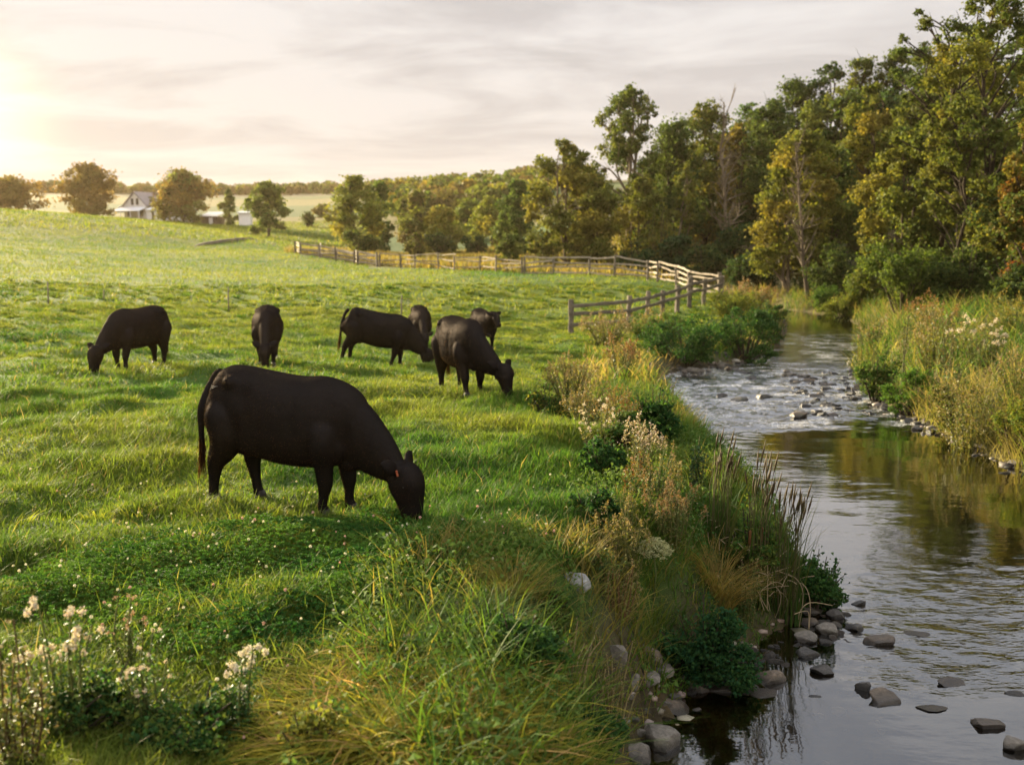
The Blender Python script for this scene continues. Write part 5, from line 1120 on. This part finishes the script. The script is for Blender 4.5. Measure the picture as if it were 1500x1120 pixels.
for i, (lab, px, py, w, h, mat, tilt) in enumerate([
    ('big flat grey stone slab tilting into the pool, nearest of the bank', 968, 1072, 80, 52, 'grey', .25), ('angular grey stone directly behind the big flat slab', 952, 1030, 52, 32, 'grey', .15), ('rounded grey stone leaning on the bank behind the angular one', 972, 1004, 52, 30, 'grey', .1),
    ('pale oblong stone slanting down into the shallow pool', 1022, 1004, 50, 24, 'brown', .35), ('small pale flat stone by the nettle-like bush', 1058, 987, 28, 15, 'pale', 0), ('small stone between slab and bank grass', 928, 1056, 30, 26, 'grey', 0), ('tiny submerged stone in the shallow pool', 1022, 1036, 18, 9, 'brown', 0),
    ('broad flat brown stone at the edge of the mirror pool', 1130, 988, 74, 30, 'brown', .05), ('low flat stone edging the mirror pool in front of the brown one', 1122, 1012, 58, 12, 'brown', 0), ('mossy grey stone under the nettle-like bush', 1086, 955, 40, 34, 'grey', 0),
    ('dark mossy stone alone in the shallows below the spit', 1204, 976, 50, 26, 'dark', .1), ('dark stone at the water end of the spit', 1188, 952, 44, 24, 'dark', 0), ('dark rounded stone at the reed foot', 1128, 955, 34, 22, 'dark', 0), ('grey stone in the middle of the spit', 1184, 930, 48, 24, 'grey', .1), ('pale round stone on top of the spit', 1216, 918, 42, 28, 'grey', 0),
    ('flat pale stone at the back of the spit', 1190, 892, 50, 14, 'pale', 0), ('brown stone on the spit behind the pale round one', 1186, 908, 34, 20, 'brown', 0), ('dark stone on the right side of the spit', 1222, 898, 30, 20, 'dark', 0), ('dark triangular stone just off the spit', 1251, 916, 30, 17, 'dark', 0), ('large dark-bottomed boulder in the open water off the spit', 1287, 932, 52, 28, 'brown', -.05),
    ('small dark stone alone in the bright water past the spit', 1261, 880, 27, 13, 'dark', 0), ('flat wet stone lying awash near the spit', 1243, 938, 26, 6, 'dark', 0), ('long low stone with a twig in the rippled water', 1346, 927, 46, 8, 'brown', 0), ('long flat boulder at the head of the mirror pool', 1300, 1018, 72, 30, 'brown', .03), ('upright dark stone leaning on the long flat boulder', 1266, 1000, 30, 30, 'dark', .2),
    ('small dark stone at the lip of the mirror pool', 1195, 1017, 20, 9, 'dark', 0), ('reddish leaf-covered stone in the rippled shallows', 1400, 996, 58, 16, 'brown', 0), ('light brown stone at the right end of the mirror pool', 1448, 1056, 54, 26, 'brown', 0), ('thin flat stone awash beside the long flat boulder', 1362, 1034, 56, 9, 'brown', 0), ('rounded grey stone in the bottom corner of the creek', 1488, 1084, 50, 34, 'grey', 0), ('dark stone awash at the right frame edge', 1490, 1012, 40, 14, 'dark', 0), ('small tan stone in the rippled shallows', 1414, 942, 16, 7, 'pale', 0)]):
    rock(lab, px, py, w, h, mat, 600 + i, tilt, NS)
LB = 'boulders under the pasture-side bushes'
for i, (lab, px, py, w, h, mat) in enumerate([('long pale boulder highest in the row above the riffle', 993, 524, 32, 13, 'pale'), ('pale boulder under the long one', 1001, 535, 26, 12, 'grey'), ('grey wedge-shaped boulder at the riffle edge', 1020, 541, 32, 14, 'grey'), ('small round boulder right of the wedge-shaped one', 1038, 541, 15, 10, 'grey'), ('tall rounded boulder in the middle of the row', 1056, 533, 22, 18, 'grey'), ('pale flat boulder at the right end of the row', 1078, 529, 20, 9, 'pale'), ('low boulder beside the tall rounded one', 1068, 538, 18, 10, 'brown'), ('round white boulder perched on the bank by the reddish weeds', 954, 513, 13, 13, 'pale'), ('dark boulder in the hollow under the perched white one', 952, 536, 18, 16, 'dark')]):
    rock(lab, px, py, w, h, mat, 650 + i, 0, LB, D=None if px > 960 else float(hit(px, py + h * .4)[1]))
FB = 'stones along the far bank'
for i, (lab, px, py, w, h, mat) in enumerate([('round grey stone topping the far bank pile', 1346, 606, 19, 17, 'grey'), ('dark flat stone beside the topping stone', 1333, 615, 22, 11, 'dark'), ('grey stone low in the far bank pile', 1345, 626, 18, 10, 'grey'), ('small white stone at the foot of the far bank pile', 1352, 633, 9, 7, 'pale'), ('lone white stone right of the far bank pile', 1373, 634, 9, 8, 'pale'), ('brown stone at the back of the far bank pile', 1362, 614, 16, 12, 'brown'), ('grey stone at the near end of the riffle', 1298, 594, 16, 11, 'grey'), ('low stone in the water below the bright bush', 1312, 605, 18, 8, 'dark'), ('flat pale stone under the yellow-green bush', 1440, 656, 32, 8, 'pale'), ('small dark stone beside the flat pale one', 1430, 665, 18, 6, 'dark'), ('grey boulder at the right frame edge by the water', 1493, 680, 28, 15, 'grey'), ('flat stone awash in front of the right-edge boulder', 1472, 691, 22, 6, 'dark'), ('tan boulder at the far dark pool', 1239, 453, 26, 11, 'pale'), ('little stone at the waterline between pile and flat stone', 1402, 645, 10, 6, 'brown')]):
    rock(lab, px, py, w, h, mat, 670 + i, 0, FB)
MS = 'dark stones in the middle of the riffle'
for i, (lab, px, py, w, h) in enumerate([('dark humped stone left in the riffle', 1057, 577, 20, 10), ('dark flat-topped stone second from left in the riffle', 1083, 583, 29, 11), ('dark pointed stone alone in mid riffle', 1120, 579, 28, 11), ('wide brown stone at the lower lip of the riffle', 1170, 606, 32, 12), ('dark stone right of the wide brown one', 1195, 604, 17, 8), ('brown stone third along the lower lip', 1220, 606, 19, 9), ('tiny dark stone at the lower lip', 1115, 606, 10, 5), ('small dark stone above the wide brown one', 1178, 590, 17, 8), ('low dark stone at the upper riffle by the boulders', 1090, 544, 32, 7), ('small dark stone in the bright upper riffle', 1100, 552, 18, 6)]):
    rock(lab, px, py, w, h, 'dark' if i not in (3, 5) else 'brown', 690 + i, 0, MS)
rng = np.random.default_rng(700); protos = [rock_mesh(720 + i, 1, 1, 1, ['dark', 'grey', 'brown', 'dark'][i % 4]) for i in range(8)]; k = 0
while k < 90:
    py = rng.uniform(540, 606); px = rng.uniform(1120, 1300)
    if px < 1150 + (py - 540) * .3 or px > 1255 + max(0, py - 555) * 1.05: continue
    w = rng.uniform(9, 22); rock('one of the crowded wet stones breaking the right side of the riffle', px, py, w, w * rng.uniform(.28, .5), 'dark', 800 + k, 0, 'crowded stones of the riffle', mesh=protos[k % 8]); k += 1
k = 0
while k < 34:
    px = rng.uniform(1085, 1245); py = rng.uniform(885, 975)
    if abs(py - (1015 - .55 * (px - 1085)) + 22) > 36: continue
    w = rng.uniform(10, 26); rock('one of the small brownish stones packed between the larger ones on the spit', px, py, w, w * rng.uniform(.35, .6), 'dark', 900 + k, 0, 'small packed stones of the spit', mesh=protos[k % 8]); k += 1
for i, (lab, px, py, w, h, mat, tl) in enumerate([('wide brown slab lying half in the shaded pool behind the big flat grey one', 996, 1030, 66, 30, 'brown', .2), ('long low slab under the water side of the nettle-like bush', 1062, 1002, 64, 24, 'grey', .1), ('broken slab wedged at the foot of the leaning grey slab', 950, 1004, 54, 34, 'brown', .3), ('flat slab between brown flat stone and nettle-like bush', 1098, 1006, 54, 18, 'brown', 0), ('tilted slab at the bottom edge of the near bank', 935, 1098, 60, 40, 'grey', .3)]):
    rock(lab, px, py, w, h, mat, 640 + i, tl, NS, depth=.9)
EB = 'small angular stones along the near pool edge'; k = 0
while k < 26:
    t = rng.uniform(0, 1); px = np.interp(t, [0, .35, .7, 1], [925, 975, 1030, 1110]) + rng.normal(0, 16); py = np.interp(t, [0, .35, .7, 1], [1085, 1020, 985, 960]) + rng.normal(0, 9)
    w = rng.uniform(12, 30); rock('one of the small angular stones heaped along the shaded pool edge', px, py, w, w * rng.uniform(.4, .7), 'grey', 1000 + k, 0, EB, mesh=protos[k % 8]); k += 1
k = 0
while k < 26:
    t = rng.uniform(0, 1); px = np.interp(t, [0, .5, 1], [965, 1010, 1125]) + rng.normal(0, 7); py = np.interp(t, [0, .5, 1], [556, 543, 522]) + rng.normal(0, 4)
    w = rng.uniform(7, 17); rock('one of the small stones edging the water below the pale boulders', px, py, w, w * rng.uniform(.35, .6), 'grey', 1040 + k, 0, 'small stones below the pale boulders', mesh=protos[(k + 1) % 8]); k += 1
k = 0
while k < 26:
    t = rng.uniform(0, 1); px = np.interp(t, [0, .4, 1], [1262, 1325, 1400]) + rng.normal(0, 9); py = np.interp(t, [0, .4, 1], [572, 604, 642]) + rng.normal(0, 4)
    w = rng.uniform(7, 17); rock('one of the small grey stones strewn along the foot of the far bank', px, py, w, w * rng.uniform(.4, .7), 'grey', 1080 + k, 0, 'small stones along the foot of the far bank', mesh=protos[(k + 2) % 8]); k += 1
# bank boulders half hidden in the growth
rock('pale grey lichen-covered boulder in the bank grass', 846, 852, 48, 44, 'lichen', 761, .2, None, D=float(hit(846, 862)[1]), zoff=-.03)
rock('rounded brown-grey boulder half hidden under the front bank grass', 812, 940, 44, 50, 'grey', 762, 0, None, D=float(hit(812, 950)[1]), zoff=-.05)
rock('long grey slab leaning down the bank above the pool stones', 908, 965, 50, 90, 'grey', 763, .5, None, D=float(hit(905, 975)[1]), zoff=-.06, depth=.6)
# loose pebbles lining the bed and waterline: nobody could count them
mb = MB(); n = 14000; x = rng.uniform(0, 12, n); y = rng.uniform(4, 34, n); s = shore(x, y); k = (s < .18) & (s > -1.4) & (rng.uniform(0, 1, n) < np.where(s > -.25, .8, .25) + riffle(x, y) * .5)
x, y = x[k], y[k]; n = len(x); v, f = ico(1); r = rng.uniform(.015, .06, n) * (1 + (rng.uniform(0, 1, n) < .1)); z = gz(x, y) + r * .15
sc = np.stack([r * rng.uniform(.8, 1.4, n), r * rng.uniform(.8, 1.4, n), r * rng.uniform(.4, .7, n)], 1); V = (v[None] * sc[:, None]) * (1 + rng.normal(0, .09, (n, len(v), 1))) + np.stack([x, y, z], 1)[:, None]
PEB = solid_material('pebble', (.6, .56, .5), (1.2, 1.15, 1.05), 20, .6, .2, (1, 1, 1), .4, True)
mb.add(V.reshape(-1, 3), tris=(np.arange(n)[:, None, None] * len(v) + f[None]).reshape(-1, 3), col=np.repeat(mixc(rng, n, [(.07, .06, .045), (.12, .105, .08), (.2, .18, .15)], .2), len(v), 0))
o = mb.build('gravel', PEB); tag(o, 'wet pebbles lining the creek bed and waterline', 'pebbles', kind='stuff')
# ------------------------------------------------------------------ fences, stakes, farm
W_GREY = solid_material('weathered_rail', (.20, .17, .13), (.42, .36, .28), 5, .85, .5, (1, 1, 1), .15, True)
def rail_box(mb, a, b, w, h, rng, tone=1.0):
    a, b = A(*a), A(*b); k = 7; t = np.linspace(0, 1, k)[:, None]; P = a + (b - a) * t
    P[1:-1] += rng.normal(0, .014, (k - 2, 3)); d = (b - a) / np.linalg.norm(b - a); s = np.cross(d, [0, 0, 1.0]); s /= np.linalg.norm(s); u = np.cross(s, d)
    V = []
    for i in range(k):
        ww = w * (1 + rng.normal(0, .08)); hh = h * (1 + rng.normal(0, .10)); V += [P[i] + s * x * ww / 2 + u * z * hh / 2 for x, z in ((-1, -.7), (-.6, -1), (.7, -1), (1, -.5), (1, .6), (.5, 1), (-.7, 1), (-1, .6))]
    i = np.arange(k - 1)[:, None] * 8; j = np.arange(8)[None]; q = np.stack([i + j, i + (j + 1) % 8, i + 8 + (j + 1) % 8, i + 8 + j], -1).reshape(-1, 4)
    e = [[0, 7, 6, 1], [1, 6, 5, 2], [2, 5, 4, 3]]; e2 = [[a_ + (k - 1) * 8 for a_ in r[::-1]] for r in e]
    mb.add(np.array(V), np.concatenate([q, e, e2]), col=A(1, .97, .92) * tone)
def fence(label, pts, heights, nrail, tone, seed, ph=1.25, rw=.05, rh=.13, pw=.15, sag=.03, zig=0.0, span=2.6, post_tone=None, posts=True, group='wooden fences', drop=()):
    """pts: ground points along the line; every post and every rail is a part of its own"""
    rng = np.random.default_rng(seed); P = [pts[0]]
    for a, b in zip(pts[:-1], pts[1:]):
        n = max(1, int(round(np.hypot(*(b - a)[:2]) / span)))
        for i in range(1, n + 1): P.append(a + (b - a) * i / n)
    P = [A(p[0] + (zig * (-1) ** i if zig else 0), p[1], float(gz(p[0], p[1]))) for i, p in enumerate(P)]
    root = thing('rail_fence', label, 'fence', P[0], 0, group); o0 = P[0]
    for i, p in enumerate(P):
        h = ph * (1 + rng.normal(0, .05)); mb = MB(); q = p - o0; ln = A(*rng.normal(0, .03, 2), 0)
        rail_box(mb, q + A(0, 0, -.15), q + A(0, 0, h) + ln, pw, pw, rng, (post_tone or tone) * rng.uniform(.8, 1.2)); mb.build('post', W_GREY, root, False)
    for i in range(len(P) - 1):
        d = (P[i + 1] - P[i]); side = np.cross(d, [0, 0, 1.0]); side /= np.linalg.norm(side) + 1e-9
        for k in range(nrail):
            if (i, k) in drop: continue
            z = heights[k]; off = side * (pw * .5 + rw * .5 + .003) * 1; mb = MB(); ex = d / np.linalg.norm(d) * .08
            rail_box(mb, P[i] - o0 + A(0, 0, z + rng.normal(0, sag)) + off - ex, P[i + 1] - o0 + A(0, 0, z + rng.normal(0, sag)) + off + ex, rw, rh, rng, tone * rng.uniform(.75, 1.25)); mb.build('rail', W_GREY, root, False)
    return root
NEAR = [ground(836, 40), ground(921, 43.5), ground(948, 45.5), ground(970, 47), ground(992, 48.8), ground(1010, 50.5), ground(1030, 52.4), ground(1053, 54.5)]
fence('dark three-rail fence end running down from the pasture to the creek bend', NEAR, (.35, .80, 1.18), 3, .42, 31, 1.42, .06, .15, .20, .02, span=9, drop=((1, 0), (2, 0), (3, 0), (4, 0), (5, 0), (6, 0)))
fence('pale sunlit split-rail fence curving along the far pasture edge', [ground(1053, 54.8), ground(1010, 57.5), ground(945, 64), ground(860, 67), ground(766, 70)], (.25, .58, .90, 1.2), 4, .9, 32, 1.2, .06, .11, .11, .07, zig=.12, span=2.6, post_tone=.5)
fence('thin grey fence with sagging rails in the middle of the far pasture edge', [ground(762, 70.5), ground(700, 76), ground(640, 81), ground(560, 88)], (.35, .75, 1.1), 3, .6, 33, 1.2, .06, .09, .12, .12, zig=.15, span=3.0, post_tone=.4)
fence('old bleached zigzag fence climbing the far pasture at its left end', [ground(548, 89), ground(500, 96), ground(465, 102), ground(430, 107)], (.25, .55, .85, 1.15), 4, .8, 34, 1.3, .09, .16, .16, .10, zig=.35, span=2.7, post_tone=.35)
STK = solid_material('thin_stake', (.10, .085, .06), (.20, .17, .12), 8, .9)
for lab, px, yb, yt in (('thin wire-fence stake farthest left in the pasture', 71, 446, 412), ('thin stake standing in the pasture behind the head-on cow', 335, 456, 420), ('thin stake rising behind the side-on cow', 588, 466, 432), ('short slanting stake beyond the glare-browned black cow', 152, 440, 424)):
    g = hit(px, yb); h = CAM_Z + ray(px, yt)[2] * g[1] - g[2]; mb = MB(); mb.add(*tube([g - A(0, 0, .2) - g, A(.01, 0, h * .6), A(.03, 0, h)], [.032, .03, .026], 7)); mb.add(*tube([A(.02, 0, h * .8), A(.10, 0, h * .82)], .012, 5))
    o = mb.build('stake', STK, None, True, g); tag(o, lab, 'stake', 'thin stakes in the pasture')
# farm buildings
WHITE = solid_material('white_boards', (.62, .60, .56), (.80, .78, .74), 2, .7, .2, (1, 1, 12)); ROOF = solid_material('grey_roof', (.16, .14, .14), (.30, .26, .25), 2, .8, .3, (8, 1, 1)); GLASS, _nt = newmat('window_glass'); _p = N_(_nt, 'ShaderNodeBsdfPrincipled', i_Roughness=.1); _p.inputs['Base Color'].default_value = (.03, .035, .04, 1); out_n(_nt, _p.outputs[0])
DKWALL = solid_material('brown_boards', (.07, .05, .04), (.13, .10, .075), 3, .8); TIN = solid_material('white_tin_roof', (.60, .60, .60), (.78, .78, .78), 3, .5, .1)
def gable(mb, x0, x1, y0, y1, z0, ze, zr):     # walls with gable ends on +-x... ridge along y
    v = [(x0, y0, z0), (x1, y0, z0), (x1, y1, z0), (x0, y1, z0), (x0, y0, ze), (x1, y0, ze), (x1, y1, ze), (x0, y1, ze), ((x0 + x1) / 2, y0, zr), ((x0 + x1) / 2, y1, zr)]
    mb.add(v, [[0, 1, 5, 4], [1, 2, 6, 5], [2, 3, 7, 6], [3, 0, 4, 7]], [[4, 5, 8], [6, 7, 9]])
def slab(mb, p, t):                            # sloping roof plane of four corners with thickness t
    p = np.array(p, float); n = np.cross(p[1] - p[0], p[2] - p[0]); n /= np.linalg.norm(n); v = np.concatenate([p, p - n * t * np.sign(n[2])])
    mb.add(v, [[0, 1, 2, 3], [7, 6, 5, 4], [0, 4, 5, 1], [1, 5, 6, 2], [2, 6, 7, 3], [3, 7, 4, 0]])
def farmhouse():
    D = 236; u = D / F_PX; g = ground(206, D); r = thing('farmhouse', 'white gabled farmhouse with porch roof between the two big farm trees', 'house', g, math.radians(-24))
    mb = MB(); gable(mb, -3.4, 3.4, -.0, 9.0, -1, 3.2, 6.1); mb.build('wall', WHITE, r, False)
    rf = MB(); slab(rf, [(0, -.4, 6.25), (0, 9.4, 6.25), (-3.9, 9.4, 2.95), (-3.9, -.4, 2.95)], .18); slab(rf, [(0, -.4, 6.25), (3.9, -.4, 2.95), (3.9, 9.4, 2.95), (0, 9.4, 6.25)], .18); ro = rf.build('roof', ROOF, r, False)
    ch = MB(); ch.add(*box((.6, 6, 6.4), (.8, .8, 1.6))); ch.build('chimney', DKWALL, ro, False)
    pr = MB(); slab(pr, [(-4.6, 0, 3.0), (-7.2, 0, 1.7), (-7.2, 8.4, 1.7), (-3.44, 8.4, 3.0)], .15); slab(pr, [(-5.4, -2.6, 1.7), (3.6, -2.6, 1.7), (3.6, -.02, 2.7), (-4.0, -.02, 2.7)], .15); pr.build('porch_roof', TIN, r, False)
    for x in (-5.2, -2.2, .8, 3.4): p_ = MB(); p_.add(*tube([(x, -2.5, -1), (x, -2.5, 1.55)], .09, 8)); p_.build('porch_post', WHITE, r)
    for x, z, w_, h_ in ((-.75, 3.9, .8, 1.5), (.75, 3.9, .8, 1.5), (-2, 1.2, .9, 1.4), (2, 1.2, .9, 1.4)):
        fm = MB(); fm.add(*box((x, -.03, z), (w_ + .2, .08, h_ + .2))); fo = fm.build('window', WHITE, r, False); pn = MB(); pn.add(*box((x, -.085, z), (w_, .03, h_))); pn.build('pane', GLASS, fo, False)
    ex = MB(); gable(ex, 3.42, 9.5, 1.5, 7.0, -1, 2.3, 2.3); ex.build('side_wing', WHITE, r, False); er = MB(); slab(er, [(3.43, .9, 4.1), (9.9, .9, 2.4), (9.9, 7.6, 2.4), (3.43, 7.6, 4.1)], .16); er.build('wing_roof', ROOF, r, False)
farmhouse()
def shed(label, px, D, w, d, h, wall, roof, rz=0.0, slope=.6, door=True):
    g = ground(px, D); r = thing('shed', label, 'shed', g, rz, 'farm sheds'); mb = MB(); mb.add(*box((0, 0, h / 2 - .5), (w, d, h + 1))); mb.build('wall', wall, r, False)
    rf = MB(); slab(rf, [(-w / 2 - .3, -d / 2 - .4, h + .05), (w / 2 + .3, -d / 2 - .4, h + .05), (w / 2 + .3, d / 2 + .3, h + slope), (-w / 2 - .3, d / 2 + .3, h + slope)], .14); rf.build('roof', roof, r, False)
    if door: dm = MB(); dm.add(*box((w * .1, -d / 2 - .03, h * .4), (w * .25, .06, h * .8))); dm.build('door', DKWALL if wall is WHITE else WHITE, r, False)
shed('small white shed just right of the farmhouse', 233, 231, 2.2, 3, 2.3, WHITE, TIN); shed('wider white shed between farmhouse and broad dark tree', 248, 231, 2.6, 3, 2.1, WHITE, TIN, .1); shed('tiny white shed under the broad dark tree', 282, 228, 1.4, 2, 1.8, WHITE, TIN, 0, .3, False)
shed('dark open shed with a bright white roof right of the broad dark tree', 318, 226, 3.6, 4, 1.7, DKWALL, TIN, -.15, 1.1); shed('white box-shaped shed beside the rounded pasture tree', 365, 226, 2.5, 3, 2.7, WHITE, TIN, .1, .4, False)
# low earth bank across the far pasture
a, b = ground(288, 122), ground(372, 152); n = 24; t = np.linspace(0, 1, n); mb = MB(); V = []
for i in range(n):
    x, y = a[0] + (b[0] - a[0]) * t[i], a[1] + (b[1] - a[1]) * t[i]; z = float(gz(x, y)); hh = .42 * math.sin(PI * min(1, t[i] * 4 + .1) / 2) * (1 - .5 * t[i]) * (.8 + .4 * float(vnoise(np.array([i * .7]), np.array([0.]))[0]))
    for o_, zz_ in ((-1.3, -.2), (-.3, hh), (.3, hh), (1.2, -.2)): V.append((x + o_ * .5, y + o_, z + zz_))
i = np.arange(n - 1)[:, None] * 4; j = np.arange(3)[None]; mb.add(V, np.stack([i + j, i + j + 1, i + 4 + j + 1, i + 4 + j], -1).reshape(-1, 4))
o = mb.build('earth_bank', solid_material('bare_earth', (.03, .025, .012), (.07, .055, .028), 1.5, .95)); tag(o, 'dark low earth bank crossing the far pasture', 'bank', kind='structure')
make_haze()
